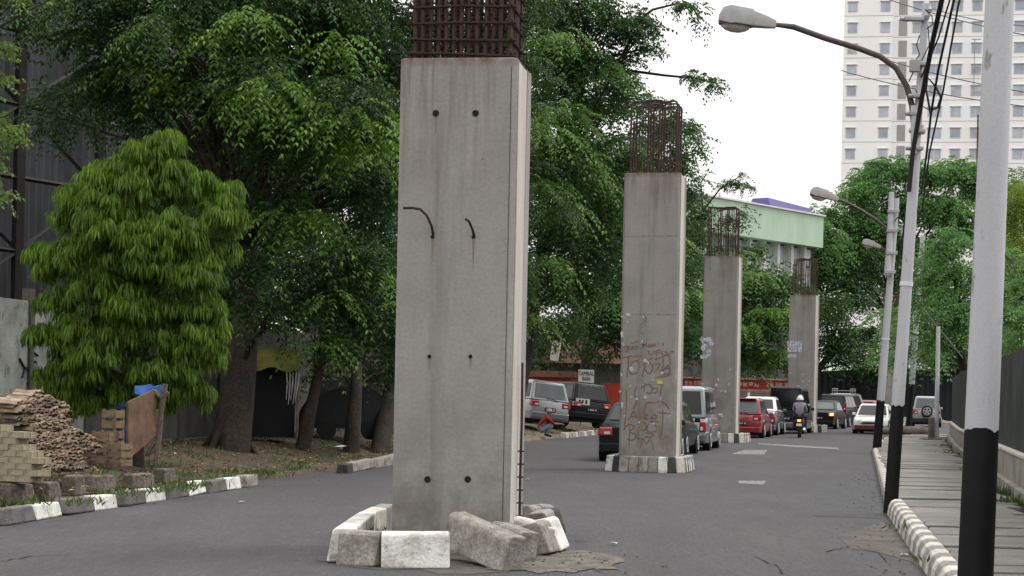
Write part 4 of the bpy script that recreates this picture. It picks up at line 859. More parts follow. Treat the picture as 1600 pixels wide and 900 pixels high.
# lamp post two
Y2 = 26.5; b2 = G(1391, 802, .02); Y2 = b2.y; top2 = P(1447, 6, Y2)
lp2, at2 = post('street_lamp', 'grey lamp post with black base, long curved arm and thick cables', 'street lamp', b2, top2, .098, .062, P(1402, 636, Y2).z, bands=(P(1418, 446, Y2).z, ), steps=(P(1430, 235, Y2).z,))
L2 = lambda u, v, dy=0: P(u, v, Y2 + dy) - b2
lamp_arm(lp2, [L2(1428, 200), L2(1425, 165), L2(1417, 135), L2(1400, 106), L2(1375, 88), L2(1340, 75), L2(1290, 60), L2(1240, 42), L2(1208, 38)], L2(1130, 30) - L2(1208, 39), 1.0)
mb = MB(); mb.tube([L2(1428, 240, -.1), L2(1428, 165, -.1)], .045, 8); mb.build('arm_socket', M['pole'], lp2, smooth=40)
for (u, v, w_) in ((1432, 232, 20), (1430, 178, 18), (1434, 150, 16), (1440, 100, 24), (1428, 30, 30), (1436, 205, 18)):
    mb = MB(); c = L2(u, v, -.09); mb.box(c, (w_ * Y2 / F, .12, .05)); mb.tube([c + Vector((-w_ * Y2 / F / 2, 0, .0)), c + Vector((-w_ * Y2 / F / 2 - .06, 0, .0))], .03, 8); mb.build('clamp', M['clamp'], lp2, bevel=.008)
mb = MB(); mb.box(L2(1429, 103, -.13), (.13, .1, .17)); mb.build('junction_box', M['lampgrey'], lp2, bevel=.01)
for k, (u, v) in enumerate(((1448, 30), (1452, 20), (1441, 120), (1441, 210))):
    mb = MB(); c = L2(u, v, -.1); mb.tube([c, c + Vector((0, 0, .05)), c + Vector((0, 0, .07)), c + Vector((0, 0, .13))], [.03, .045, .025, .02], 8); mb.build('insulator', M['clamp'], lp2, smooth=50)
for pts in ([(1437, 55), (1432, 70), (1437, 85), (1430, 95), (1425, 110)], [(1440, 95), (1452, 70), (1450, 40)], [(1446, 15), (1456, 25), (1458, 38), (1448, 45)], [(1431, 140), (1440, 165), (1452, 172), (1455, 186)], [(1428, 110), (1420, 128)]):
    mb = MB(); mb.tube([L2(u, v, -.12) for u, v in pts], .008, 6); mb.build('slack_wire', M['cable'], lp2)
mb = MB(); mb.tube([L2(u, v, -.14) for u, v in ((1453, 172), (1447, 140), (1450, 122), (1462, 135), (1470, 152), (1465, 168), (1455, 172))], .016, 8); mb.build('cable_loop', M['cable'], lp2, smooth=60)
# far lamp post three
b3 = G(1370, 703, .1); Y3 = b3.y; lp3, at3 = post('street_lamp', 'second lamp post along the kerb with two lamp heads on its left', 'street lamp', b3, P(1401, 310, Y3), .13, .085, P(1376, 626, Y3).z - .1, bands=(P(1382, 535, Y3).z,))
L3 = lambda u, v, dy=0: P(u, v, Y3 + dy) - b3
lamp_arm(lp3, [L3(1391, 372), L3(1386, 358), L3(1370, 344), L3(1345, 328), L3(1322, 316), L3(1308, 311)], L3(1264, 300) - L3(1308, 311), 1.08)
lamp_arm(lp3, [L3(1391, 394), L3(1384, 391), L3(1375, 386)], L3(1343, 379) - L3(1375, 387), .72)
mb = MB(); mb.tube([L3(1386, 430, -.2), L3(1390, 380, -.2), L3(1393, 300, -.2)], [.1, .09, .075], 12); mb.build('twin_shaft', M['pole'], lp3, smooth=40)
for (u, v) in ((1393, 330), (1391, 360), (1390, 395), (1388, 425)):
    mb = MB(); mb.box(L3(u + 3, v, -.25), (.34, .14, .1)); mb.build('clamp', M['clamp'], lp3, bevel=.01)
# farther posts
b4 = G(1419, 676, .0); Y4 = b4.y; lp4, at4 = post('street_pole', 'far leaning grey pole with black base beside the jeep', 'pole', b4, P(1442, 368, Y4), .15, .12, P(1424, 600, Y4).z, bands=(P(1431, 520, Y4).z,))
b5 = G(1463, 690, .1); Y5 = b5.y; post('thin_post', 'thin plain grey post by the corner of the sheet metal fence', 'post', b5, P(1466, 510, Y5), .085, .075, 0, False)
b6 = G(1455, 690, .1); t = thing('stub_post', 'short square concrete stub beside the thin grey post', 'post', b6); mb = MB(); mb.box((0, 0, .45), (.22, .22, .9), None, 0, .9); mb.build('stub', M['stone'], t, bevel=.03); mb = MB(); mb.box((-.05, -.1, .06), (.7, .6, .14)); mb.build('footing', M['stone'], t, bevel=.03)
b7 = P(1401, 660, 118); post('street_pole', 'slim pale pole just visible behind the second lamp post', 'pole', Vector((b7.x, 118, 0)), P(1405, 480, 118) , .14, .12, 1.6)
def cable(name, label, pts, r, mt='cable', group=None, sag=0, cat='cable'):
    pts = [Vector(p) for p in pts]
    if len(pts) == 2:
        a, b = pts; pts = [a.lerp(b, k / 14) - Vector((0, 0, sag * 4 * (k / 14) * (1 - k / 14))) for k in range(15)]
    mb = MB(); mb.tube(pts, r, 6); o = mb.build(name, M[mt], smooth=60); return tag(o, label, cat, group)
q1 = top1 + Vector((0, 0, -.2))
CG = 'overhead cables from the lamp post'
cable('overhead_cable', 'thickest black cable rising past the lamp post top', [P(1420, 300, Y2 - .2), P(1426, 240, Y2 - .25), P(1441, 150, Y2 - .4), P(1456, 70, Y2 - 1.0), P(1476, -20, Y2 - 2.2), q1 + Vector((.1, .3, 0))], .034, group=CG)
cable('overhead_cable', 'black cable hanging from the loop down to the road tree', [P(1455, 175, Y2 - .2), P(1466, 110, Y2 - .8), P(1486, 20, Y2 - 1.8), q1 + Vector((.2, .2, -.1))], .017, group=CG)
cable('overhead_cable', 'thin black cable second from the right at the top', [P(1440, 120, Y2 - .2), P(1466, 60, Y2 - 1), P(1490, -20, Y2 - 2.2), q1 + Vector((.15, .2, -.05))], .012, group=CG)
cable('overhead_cable', 'rightmost black cable sweeping down past the lamp post', [P(1441, 330, Y2 + 4), P(1452, 240, Y2 + 1), P(1474, 140, Y2 - .8), P(1497, 10, Y2 - 2), q1 + Vector((.28, .2, -.1))], .013, group=CG)
cable('overhead_cable', 'black cable running straight down to the second lamp post', [P(1455, 175, Y2 - .2), P(1449, 230, Y2 + 1), P(1440, 300, Y2 + 6), L3(1398, 345) + b3], .016, group=CG)
cable('overhead_cable', 'lower black cable hugging the shaft of the lamp post', [P(1426, 240, Y2 - .2), P(1420, 290, Y2 - .15), P(1414, 350, Y2 + 2), L3(1400, 430) + b3, L3(1386, 428) + b3], .02, group=CG)
WG = 'thin wires crossing in front of the tower'
for lbl, a, b in (('highest thin wire crossing the tower top', (1330, -22), (1640, 62)), ('thin wire crossing from the lamp arm to the near pole', (1340, 78), (1640, 150)), ('lowest thin wire crossing the tower behind the lamp post', (1314, 110), (1640, 170)), ('thin wire leaving the lamp post to the upper right', (1447, 10), (1640, 42))):
    cable('service_wire', lbl, [P(*a, 62), P(*b, 48)], .016, 'wire', WG, .15, 'wire')
cable('guy_wire', 'slanting dark wire in the trees beside the thin grey post', [P(1440, 480, 80), P(1505, 560, 72)], .03, 'cable', None, 0, 'wire')

# ------------------------------------------------------------------ right side wall, fence
t = thing('low_wall', 'grey rendered low wall along the pavement edge under the dark fence', 'wall', (0, 0, 0)); mb = MB(); cp = MB()
fp = [(interp(FENCE, y), y) for y in (8, 14, 20, 27, 34, 41, 48, 55, 62, 73)]
for (x0, y0), (x1, y1) in zip(fp[:-1], fp[1:]):
    d = Vector((x1 - x0, y1 - y0, 0)); L = d.length; a = math.atan2(d.y, d.x); c = Vector(((x0 + x1) / 2, (y0 + y1) / 2, 0)); Mx = rotz(a)
    mb.box(c + Mx @ Vector((0, -.14, .37)), (L - .02, .22, .74), Mx); mb.box(c + Mx @ Vector((0, -.10, .15)), (L - .02, .34, .3), Mx, 0, 1); cp.box(c + Mx @ Vector((0, -.14, .775)), (L - .015, .27, .07), Mx)
mb.build('wall_body', M['lowwall'], t, bevel=.015); cp.build('coping', M['kerbcream'], t, bevel=.02)
t = thing('metal_fence', 'tall dark corrugated sheet fence on top of the low wall', 'fence', (0, 0, 0)); mb = MB()
tot = 0
for (x0, y0), (x1, y1) in zip(fp[:-1], fp[1:]):
    d = Vector((x1 - x0, y1 - y0, 0)); L = d.length; dn = d.normalized(); nr = Vector((-dn.y, dn.x, 0)); n = int(L / .09); vs = []
    for k in range(n + 1):
        s = L * k / n; off = .02 if (k % 2) else -.02; p = Vector((x0, y0, 0)) + dn * s - nr * (.12 + off) + Vector((0, 0, 0)); ht = 2.48 + .03 * math.sin((y0 + s) * .7)
        vs += [(p.x, p.y, .80), (p.x, p.y, ht)]
    mb.add(vs, [(2 * i, 2 * i + 2, 2 * i + 3, 2 * i + 1) for i in range(n)])
fo = mb.build('sheet_panel', M['fence'], t); so = fo.modifiers.new('thick', 'SOLIDIFY'); so.thickness = .01
for (x, y) in [(interp(FENCE, y), y) for y in np.arange(10, 74, 3.0)]:
    mb = MB(); mb.box((x + .21, y, 1.62), (.05, .05, 1.66)); mb.build('fence_post', M['steel'], t)
log = G(1415, 681, .1); t = thing('fallen_log', 'grey fallen log lying across the end of the pavement', 'log', log, .15); mb = MB(); mb.tube([(-1.3, 0, .18), (-.4, .1, .22), (.5, 0, .24), (1.2, -.1, .2)], [.12, .17, .19, .15], 10); mb.build('log_body', M['bark2'], t, smooth=60)
tag(t, t['label'], 'log')
t = thing('far_fence', 'dark sheet metal hoarding closing the view beyond the junction', 'fence', (0, 0, 0)); mb = MB(); vs = []
A, B_ = Vector((14, 158, 0)), Vector((62, 140, 0)); n = 200
for k in range(n + 1):
    p = A.lerp(B_, k / n); o_ = .05 if k % 2 else -.05; vs += [(p.x, p.y + o_, 0), (p.x, p.y + o_, 4.0 + .15 * math.sin(k * .11))]
mb.add(vs, [(2 * i, 2 * i + 2, 2 * i + 3, 2 * i + 1) for i in range(n)]); fo = mb.build('sheet_panel', M['farfence'], t); so = fo.modifiers.new('thick', 'SOLIDIFY'); so.thickness = .05
for k in range(12):
    p = A.lerp(B_, (k + .5) / 12); mb = MB(); mb.box((p.x, p.y - .16, 2.1), (.12, .12, 4.2)); mb.build('fence_post', M['steel'], t)

# ------------------------------------------------------------------ far buildings
# tower block
Yt = 262.0
def tower():
    pxm = Yt / F
    o_ = P(1316.5, 150, Yt); o_.z = 0; a_ = math.atan2(o_.x, o_.y); ca, sa_ = math.cos(a_), math.sin(a_)
    def fx(u, v=150, off=0):       # pixel -> facade coordinates (x along, z up)
        d_ = ray(u, v); s_ = (o_.x * sa_ + o_.y * ca) / (d_.x * sa_ + ca); p_ = d_ * s_; return Vector(((p_.x - o_.x) * ca - (p_.y - o_.y) * sa_, -off, EYE + p_.z))
    xl = 0.0; xs = fx(1394).x; xr = xs + 26
    t = thing('apartment_tower', 'tall cream apartment tower with rows of small windows behind the trees', 'building', o_, -a_); ox = 0
    Ht = 74.0
    mb = MB(); mb.box((((xl + xs) / 2) - ox, 8, Ht / 2), (xs - xl, 16, Ht)); mb.build('wing', M['tower'], t)
    mb = MB(); mb.box((((xs + xr) / 2) - ox, 8.6, Ht / 2), (xr - xs, 16, Ht)); mb.build('wing', M['tower'], t)
    fl = 32.8 * pxm; z0 = fx(1330, 44).z
    zs = [z0 + (k - 16) * fl for k in range(24)]
    jl = MB()
    for z in zs:
        jl.box(((xl + xs) / 2 - ox, -.01, z - fl * .42), (xs - xl - .05, .03, .06)); jl.box(((xs + xr) / 2 - ox, .59, z - fl * .42), (xr - xs - .05, .03, .06))
    jl.build('floor_joint', M['towerline'], t)
    n = 0; rest = MB(); restg = MB()
    def window(x, z, w_, h_, yf, two=False, keep=True):
        fr = MB(); gl = MB()
        fr.box((x, yf - .02, z), (w_ + .16, .10, h_ + .16)); 
        if two: 
            gl.box((x - w_ * .26, yf - .075, z), (w_ * .46, .03, h_)); gl.box((x + w_ * .26, yf - .075, z), (w_ * .46, .03, h_))
        else: gl.box((x, yf - .075, z), (w_, .03, h_))
        fr.box((x, yf - .12, z + h_ / 2 + .14), (w_ + .3, .26, .08))
        f = fr.build('window', M['winframe'], t); gl.build('glazing', M['glassblue'], f)
    for k, z in enumerate(zs):
        vis = 10 <= k <= 20
        for (u, wd, yf, two) in ((1330, 1.22, 0, False), (1381, 1.22, 0, False), (1432, 1.25, .6, False), (1461, 1.8, .6, True), (1494, 1.3, .6, k % 3 == 0), (1525, 1.25, .6, k % 2 == 0), (1592, 1.3, .6, False), (1610, 1.3, .6, False)):
            if vis: window(fx(u).x, z + (0.02 if yf == 0 else .05), wd, 1.22, yf, two)
        mb = MB(); 
        if vis: mb.box((fx(1409).x, .57, z + .1), (1.15, .08, 2.25)); mb.build('stair_panel', M['slot'], t)
    # antenna brackets and a rusty pipe on the facade
    mb = MB(); mb.tube([fx(1523, 62, .3), fx(1521, 145, .3)], .06, 6)
    for v in (62, 105, 108, 144): mb.tube([fx(1518, v, .3), fx(1533, v, .3)], .08, 6)
    mb.build('antenna_frame', M['clamp'], t)
    for k, v in enumerate(mb.v): pass
    mb = MB(); mb.tube([fx(1528, 180, .3), fx(1526, 275, .3)], .12, 6); mb.build('drain_pipe', M['roofred'], t)
tower()
# long pale green building
def green_block():
    A = P(1000, 300, 126); B = P(1287, 333, 146.0); A.z = B.z = 0
    d = (B - A); L = d.length; ang = math.atan2(d.y, d.x); t = thing('office_building', 'long pale green office block with a deep parapet and white piers', 'building', A, ang)
    # local: x along facade, y into the building, z up
    zt = 15.9; zb = 13.45
    mb = MB(); mb.box((L / 2, .9, (zt + zb) / 2), (L, 1.8, zt - zb)); mb.box((L / 2, 6, zb + .15), (L, 10, .3)); mb.build('parapet', M['greenpaint'], t)
    mb = MB(); mb.box((L / 2, .85, zt + .06), (L + .2, 2.0, .12)); mb.build('coping', M['whitecap'], t)
    mb = MB(); mb.box((L / 2, 1.2, 11.9), (L, .2, 3.0)); mb.build('wall', M['offwhite'], t)
    mb = MB(); mb.box((L * .38, .2, 9.4), (L * .76, 3.4, 2.1)); mb.build('lower_band', M['greenpaint'], t)
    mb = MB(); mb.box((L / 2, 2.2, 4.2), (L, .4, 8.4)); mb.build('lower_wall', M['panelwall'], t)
    n = int(L / 2.05)
    for k in range(n):
        x = 1.2 + k * 2.05
        mb = MB(); mb.box((x, .82, 11.95), (.36, .55, 2.99)); mb.build('pier', M['offwhite'], t)
        mb = MB(); mb.box((x + 1.02, 1.09, 12.65), (1.25, .06, 1.5)); f = mb.build('window', M['dark'], t)
        mb = MB(); mb.box((x + .75, 1.045, 12.65), (.5, .03, 1.3)); mb.box((x + 1.3, 1.045, 12.65), (.5, .03, 1.3)); mb.build('glazing', M['glassblue'], f)
    q = rotz(-ang) @ (P(1201, 397, 140) - A); mb = MB(); mb.box((q.x, .85, 10.9), (.9, .4, .7)); ac = mb.build('air_conditioner', M['acwhite'], t, bevel=.03)
    mb = MB(); mb.tube([(q.x + .15, .64, 10.9), (q.x + .15, .62, 10.9)], .26, 16); mb.build('fan_grille', M['dark'], ac)
    # violet pitched roof behind the parapet
    q0, q1 = rotz(-ang) @ (P(1195, 318, 143) - A), rotz(-ang) @ (P(1275, 331, 150) - A)
    mb = MB(); x0, x1 = q0.x + 2.2, q1.x + 1; mb.add([(x0, 2.5, zt - .3), (x1, 2.5, zt - .3), (x1, 5.5, zt - .3), (x0, 5.5, zt - .3), (x0 + .8, 3.6, zt + 1.45), (x1, 3.6, zt + 1.2), (x1, 5, zt + 1.2), (x0 + .8, 5, zt + 1.45)], [(3, 2, 1, 0), (4, 5, 6, 7), (0, 1, 5, 4), (1, 2, 6, 5), (2, 3, 7, 6), (3, 0, 4, 7)]); mb.build('roof', M['violet'], t)
green_block()
t = thing('low_house', 'low house with a greenish roof beyond the far hoarding', 'building', (P(1358, 575, 170).x, 172, 0)); mb = MB(); mb.box((0, 3, 2), (9, 6, 4)); mb.build('wall', M['offwhite'], t); mb = MB(); mb.prism([(-.6, 3.9), (6.6, 3.9), (3, 5.6)], -5, 5, lambda x, y, h: (h, x, y)); mb.build('roof', M['greenpaint'], t)

# ------------------------------------------------------------------ left side: walls, stalls, stacks
WALL = lambda y: -15.5 + .2 * y
t = thing('panel_wall', 'tall stained precast panel wall in the shade behind the trees', 'wall', (0, 0, 0)); y = 12.0
k = 0
while y < 60:
    y1 = y + 2.4; a = Vector((WALL(y), y, 0)); b = Vector((WALL(y1), y1, 0)); d = b - a; ang = math.atan2(d.y, d.x)
    mb = MB(); c = (a + b) / 2
    for j in range(4): mb.box(c + Vector((0, 0, .35 + .42 + j * .66)), (d.length - .14, .08, .659), rotz(ang))
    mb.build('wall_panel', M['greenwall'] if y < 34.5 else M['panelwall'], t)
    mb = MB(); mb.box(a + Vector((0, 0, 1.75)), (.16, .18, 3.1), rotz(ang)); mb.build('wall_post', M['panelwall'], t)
    y = y1; k += 1
# graffiti squiggles on the pale stretch of wall
mb = MB()
def on_wall(u, v, off=.06):
    d_ = ray(u, v); Y = (-15.5 + 0) / (d_.x - .2); p = Vector((d_.x * Y, Y, EYE + d_.z * Y)); n = Vector((1, -.2, 0)).normalized(); return p + n * off
for s_ in ([(30, 540), (42, 530), (48, 545), (40, 560), (52, 566)], [(26, 560), (34, 575), (30, 590)], [(36, 575), (48, 580), (52, 595), (38, 598)], [(45, 548), (55, 556)]):
    mb.tube([on_wall(u, v) for u, v in s_], .02, 5)
mb.build('graffiti', M['farfence'], t)
# billboard: steel frame with corrugated sheets
t = thing('billboard_frame', 'huge dark steel billboard frame with grey corrugated sheets in the shade', 'billboard', (0, 0, 0)); mb = MB()
A, B_ = Vector((-19.5, 40, 0)), Vector((-8.6, 62, 0)); d = B_ - A; L = d.length; dn = d.normalized(); nr = Vector((-dn.y, dn.x, 0)); vs = []; n = int(L / .14)
for k in range(n + 1):
    p = A + dn * (L * k / n) + nr * (.03 if k % 2 else -.03); vs += [(p.x, p.y, 2.5), (p.x, p.y, 13)]
mb.add(vs, [(2 * i, 2 * i + 2, 2 * i + 3, 2 * i + 1) for i in range(n)]); fo = mb.build('sheet_panel', M['sheet'], t); so = fo.modifiers.new('thick', 'SOLIDIFY'); so.thickness = .02
def bar(a, b, w_, nm): mb = MB(); mb.tube([a, b], w_, 4); mb.build(nm, M['steel'], t)
cols = [.02, .13, .24, .36, .5, .64, .8]
for f in cols:
    p = A + dn * (L * f) - nr * -0; pf = p - nr * .5
    bar((pf.x, pf.y, 0), (pf.x, pf.y, 13), .17, 'column')
for z in (3.2, 5.2, 7.2, 9.2, 11.2, 12.9):
    a, b = A - nr * .5 + Vector((0, 0, z)), B_ - nr * .5 + Vector((0, 0, z)); bar(a, b, .07, 'girt')
for i in range(len(cols) - 1):
    for j, z in enumerate((3.2, 5.2, 7.2, 9.2, 11.2)):
        f0, f1 = (cols[i], cols[i + 1]) if (i + j) % 2 else (cols[i + 1], cols[i]); a, b = A + dn * (L * f0) - nr * .5, A + dn * (L * f1) - nr * .5; bar((a.x, a.y, z), (b.x, b.y, z + 2), .06, 'brace')

# roof tiles, blocks, timber on the verge
def plane_at(u, v, Y): return P(u, v, Y)
tile_me = []
for k in range(3):
    mb = MB(); pr = [(-.11, 0), (-.06, .035), (0, .02), (.06, .035), (.11, 0), (.11, -.015), (.06, .018), (0, .004), (-.06, .018), (-.11, -.015)]
    mb.prism(pr, -.17, .17, lambda x, y, h: (x, h, y)); me = mb.mesh('roof_tile'); me.materials.append(TILES[k]); tile_me.append(me)
def sg(u, v): return G(u, v, .38)
s0 = G(54, 738, .36); s1 = G(150, 733, .36); sd_ = (s1 - s0); SL = sd_.length; sa = math.atan2(sd_.y, sd_.x)
nt_ = 0
for row in range(30):
    z = .36 + .03 + row * .041
    for col in range(15):
        f = (col + .5) / 15
        lim = 27 - abs(f - .35) * 10 - (f > .72) * 9 - random.random() * 2
        if row > lim or nt_ >= 330: continue
        if row < 6 and f > .66: continue
        depth = .02 * row
        p = s0 + sd_.normalized() * (f * SL * .98 + random.uniform(-.05, .05)) + rotz(sa) @ Vector((0, depth + random.uniform(-.04, .04), 0))
        o = bpy.data.objects.new('clay_tile', random.choices(tile_me, (5, 4, 3))[0]); COL.objects.link(o); o.location = (p.x, p.y, z + random.uniform(-.008, .008)); o.rotation_euler = (random.uniform(-.12, .12), random.uniform(-.25, .25), sa + random.uniform(-.3, .3))
        tag(o, 'old clay roof tile laid flat in the big tile heap below the drooping tree', 'tile', 'clay tiles in the big heap', 'thing'); nt_ += 1
# a core of stacked tiles behind keeps the pile solid
mb = MB(); 
for row in range(26):
    for col in range(9):
        f = (col + .5) / 9
        if row > 23 - abs(f - .35) * 10 - (f > .72) * 9: continue
        p = s0 + sd_.normalized() * (f * SL) + rotz(sa) @ Vector((0, .34 + .02 * row, 0)); mb.box((p.x, p.y, .38 + row * .047), (SL / 9 * .97, .34, .036), rotz(sa + random.uniform(-.06, .06)), row % 3)
core = mb.build('tile_heap', TILES, kind=None); tag(core, 'inner rows of the big roof tile heap, massed behind its face', 'tile heap', None, 'stuff')
bme = []
for k in range(2):
    mb = MB(); mb.box((0, 0, 0), (.24, .11, .075)); me = mb.mesh('pale_block'); me.materials.append(M['block']); bme.append(me)
b0 = G(-42, 752, .34); b1_ = G(52, 757, .34); bd = (b1_ - b0); ba = math.atan2(bd.y, bd.x); BL = bd.length; nb = 0
for row in range(9):
    z = .36 + .04 + row * .078
    ncol = 4 if row < 5 else 3 if row < 8 else 2
    for dpt in range(2):
        for col in range(ncol):
            p = b0 + bd.normalized() * ((col + .5 * (row % 2) + .3) * .25) + rotz(ba) @ Vector((0, .06 + dpt * .115, 0))
            if row >= 11 and col > 1: continue
            o = bpy.data.objects.new('pale_block', bme[0]); COL.objects.link(o); o.location = (p.x, p.y, z); o.rotation_euler = (0, random.uniform(-.03, .03), ba + random.uniform(-.06, .06) + (math.pi / 2 if False else 0))
            tag(o, 'pale sand coloured block in the neat stack at the far left', 'block', 'pale blocks in the neat stack', 'thing')
random.seed(21)
# timber offcuts and crates in front of the tile heap
def crate(u, v, w_, h_, d_, label, tilt=0.0, dy=0.0, slats=3):
    p = G(u, v, .36); t = thing('wooden_crate', label, 'crate', (p.x, p.y + dy, .38), sa + tilt, 'old timber crates by the tile heap')
    for s_ in (-1, 1):
        for x in (-1, 1): mb = MB(); mb.box((x * (w_ / 2 - .02), s_ * (d_ / 2 - .02), h_ / 2), (.04, .04, h_)); mb.build('corner_post', M['woodgrey'], t)
        for k in range(slats): mb = MB(); mb.box((0, s_ * d_ / 2, (k + .5) * h_ / slats), (w_, .02, h_ / slats * .72), Matrix.Rotation(random.uniform(-.03, .03), 3, 'Y')); mb.build('slat', M['wood'], t)
        for k in range(slats): mb = MB(); mb.box((s_ * w_ / 2, 0, (k + .5) * h_ / slats), (.02, d_ * .96, h_ / slats * .72)); mb.build('slat', M['wood'], t)
    return t
crate(103, 729, .40, .34, .3, 'low slatted crate with an open front under the tile heap', .05, 0, 3)
crate(141, 728, .26, .32, .26, 'small grey crate leaning against the slatted one', -.1)
crate(163, 729, .30, .52, .28, 'taller brown crate with wide planks beside the blue sheet', .12)
crate(188, 731, .24, .36, .24, 'short crate nearest the brown board', -.2)
p = G(165, 690, .36); crate(166, 722, .28, .82, .24, 'tallest stack of pale planks behind the other crates', .05, .45, 5)
# stones of the broken low wall
for k, (u, v, w_, h_) in enumerate(((20, 785, 64, 34), (72, 780, 34, 30), (112, 776, 28, 34), (150, 770, 62, 26), (213, 762, 56, 24), (255, 753, 34, 22))):
    p = G(u, v, .10); s_ = p.y / F; t = tag(MB().build('wall_stone', M['stone']) if False else jbox(MB(), (0, 0, h_ * s_ / 2), (w_ * s_ * .96, .26, h_ * s_), None, .05).build('wall_stone', M['stone'], bevel=.025),
        ['long dark stone at the left end of the broken low wall', 'short mossy stone in the broken low wall under the pale blocks', 'upright square stone standing in the broken low wall', 'long flat stone in the middle of the broken low wall', 'long weedy stone below the brown board', 'small end stone of the broken low wall near the bare earth'][k], 'stone', 'stones of the broken low wall'); t.location = (p.x, p.y + .1, verge_h(p.x, p.y + .1) + .02); t.rotation_euler = (0, random.uniform(-.04, .04), ang * 0 + sa * .9)
# corrugated offcuts by the wall
p = G(8, 700, .36); t = thing('corrugated_offcut', 'upright grey corrugated offcut left of the tile heap', 'sheet', P(8, 690, 28.6) * 1.0, 1.2); t.location.z = .36
mb = MB(); vs = []
for k in range(14): vs += [(k * .05 - .35, .02 * (k % 2), 0), (k * .05 - .35, .02 * (k % 2), 1.05)]
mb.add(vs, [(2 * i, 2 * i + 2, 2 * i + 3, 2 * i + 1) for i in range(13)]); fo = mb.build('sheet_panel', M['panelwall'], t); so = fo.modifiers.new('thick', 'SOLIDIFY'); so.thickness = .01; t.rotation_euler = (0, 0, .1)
# heap of rags and bottles at bottom left
p = G(12, 752, .2); t = thing('rubbish_bag', 'pale crumpled rubbish bag lying at the far left verge edge', 'bag', (p.x, p.y, .24)); mb = MB(); rings = []
for k in range(7):
    a = k / 6 * math.pi; rr_ = .03 + .22 * math.sin(a); rings.append([(-.35 + .7 * k / 6, math.cos(q) * rr_ * .7 * random.uniform(.8, 1.15), .12 + math.sin(q) * rr_ * .55 * random.uniform(.8, 1.15)) for q in [2 * math.pi * i / 10 for i in range(10)]])
mb.loft(rings); mb.build('bag_body', M['rag'], t, smooth=50)
# brown board leaning on a post frame, blue sheet behind
t = thing('leaning_board', 'stained brown board propped on sticks beside the crates', 'board', P(220, 700, 28.5)); t.location.z = .3; L0 = Vector(t.location)
q = [P(198, 718, 28.0), P(244, 678, 28.9), P(240, 608, 28.9), P(198, 628, 28.0)]
mb = MB(); n_ = (q[1] - q[0]).cross(q[3] - q[0]).normalized(); mb.add([v - L0 for v in q] + [v - L0 + n_ * .03 for v in q], [(3, 2, 1, 0), (4, 5, 6, 7), (0, 1, 5, 4), (1, 2, 6, 5), (2, 3, 7, 6), (3, 0, 4, 7)]); mb.build('panel', M['brownsheet'], t)
qq = [lerp(q[0], q[3], .52) - n_ * .006, lerp(q[1], q[2], .5) - n_ * .006, lerp(q[1], q[2], .54) - n_ * .006, lerp(q[0], q[3], .56) - n_ * .006]
mb = MB(); mb.add([v - L0 for v in qq] + [v - L0 - n_ * .015 for v in qq], [(3, 2, 1, 0), (4, 5, 6, 7), (0, 1, 5, 4), (1, 2, 6, 5), (2, 3, 7, 6), (3, 0, 4, 7)]); mb.build('batten', M['woodgrey'], t)
for pts in ([(258, 600), (252, 640), (247, 690), (244, 722)], [(240, 612), (252, 622), (262, 612)], [(246, 640), (240, 690), (228, 712)]):
    mb = MB(); mb.tube([P(u, v, 28.9) - L0 for u, v in pts], [.05, .045, .05, .045][:len(pts)], 7); mb.build('prop', M['bark2'], t)
t = thing('blue_drum', 'dark blue plastic sheet bundle between the crates and the brown board', 'tarpaulin', G(187, 706, .36)); mb = MB(); rings = []
for z, r_ in ((0, .19), (.3, .21), (.7, .20), (.85, .22), (.95, .16)): rings.append([(math.cos(a) * r_ * random.uniform(.85, 1.1), math.sin(a) * r_ * .8, z) for a in [2 * math.pi * i / 12 for i in range(12)]])
mb.loft(rings); mb.build('sheet_body', M['blue'], t, smooth=40); t.name = 'blue_bundle'
t = thing('blue_tarp', 'small bright blue tarpaulin corner hanging above the brown board', 'tarpaulin', P(232, 606, 29.2)); mb = MB(); rings = [[(x, random.uniform(-.05, .05), z) for x, z in ((-.22 + .1 * k, -.10), (-.1 + .1 * k, -.12), (-.1 + .1 * k, .02 + .04 * (k % 2)), (-.22 + .1 * k, .03))] for k in range(4)]
mb.loft([[(x, y + .06 * i, z) for x, y, z in r_] for i, r_ in enumerate(rings)]); mb.build('tarp_sheet', M['bluetarp'], t, smooth=50)
# shaded roadside stall with a mossy yellow canopy
st = P(425, 640, 41.5); t = thing('roadside_stall', 'dark roadside stall with a sagging yellow canopy under the trees', 'stall', (st.x, 41.5, .38), .25)
mb = MB(); mb.box((0, .7, .95), (1.05, 1.2, 1.7)); mb.build('stall_shade_box', M['dark'], t)  # solid near-black box paints in the shade of the stall opening
mb = MB(); rings = []
for k in range(9):
    x = -.6 + 1.2 * k / 8; sag = -.06 * math.sin(k * 1.3) ; rings.append([(x, -.25, 1.66 + sag), (x, -.27, 1.62 + sag), (x, .05, 1.98 + sag * .4), (x, .9, 2.12), (x, .9, 2.16), (x, .05, 2.04 + sag * .4)])
mb.loft(rings); mb.build('canopy', M['yellowtarp'], t, smooth=50)
for x in (-.55, .55): mb = MB(); mb.tube([(x, -.2, 0), (x, -.2, 1.7)], .03, 6); mb.build('stall_post', M['woodgrey'], t)
t2 = thing('hanging_rag', 'pale ragged cloth hanging at the right side of the yellow canopied stall', 'rag', P(456, 600, 41.0)); mb = MB()
for k in range(5): mb.tube([(-.12 + k * .07, 0, .25), (-.10 + k * .06, random.uniform(-.03, .03), 0), (-.12 + k * .05, 0, -.35 - .1 * (k % 2))], [.012, .018, .008], 5)
mb.build('cloth_strips', M['rag'], t2)
sc = P(535, 640, 46); t = thing('covered_cart', 'black tarpaulin over a parked handcart in the shade', 'cart', (sc.x, 46, .38), .3); mb = MB(); rings = []
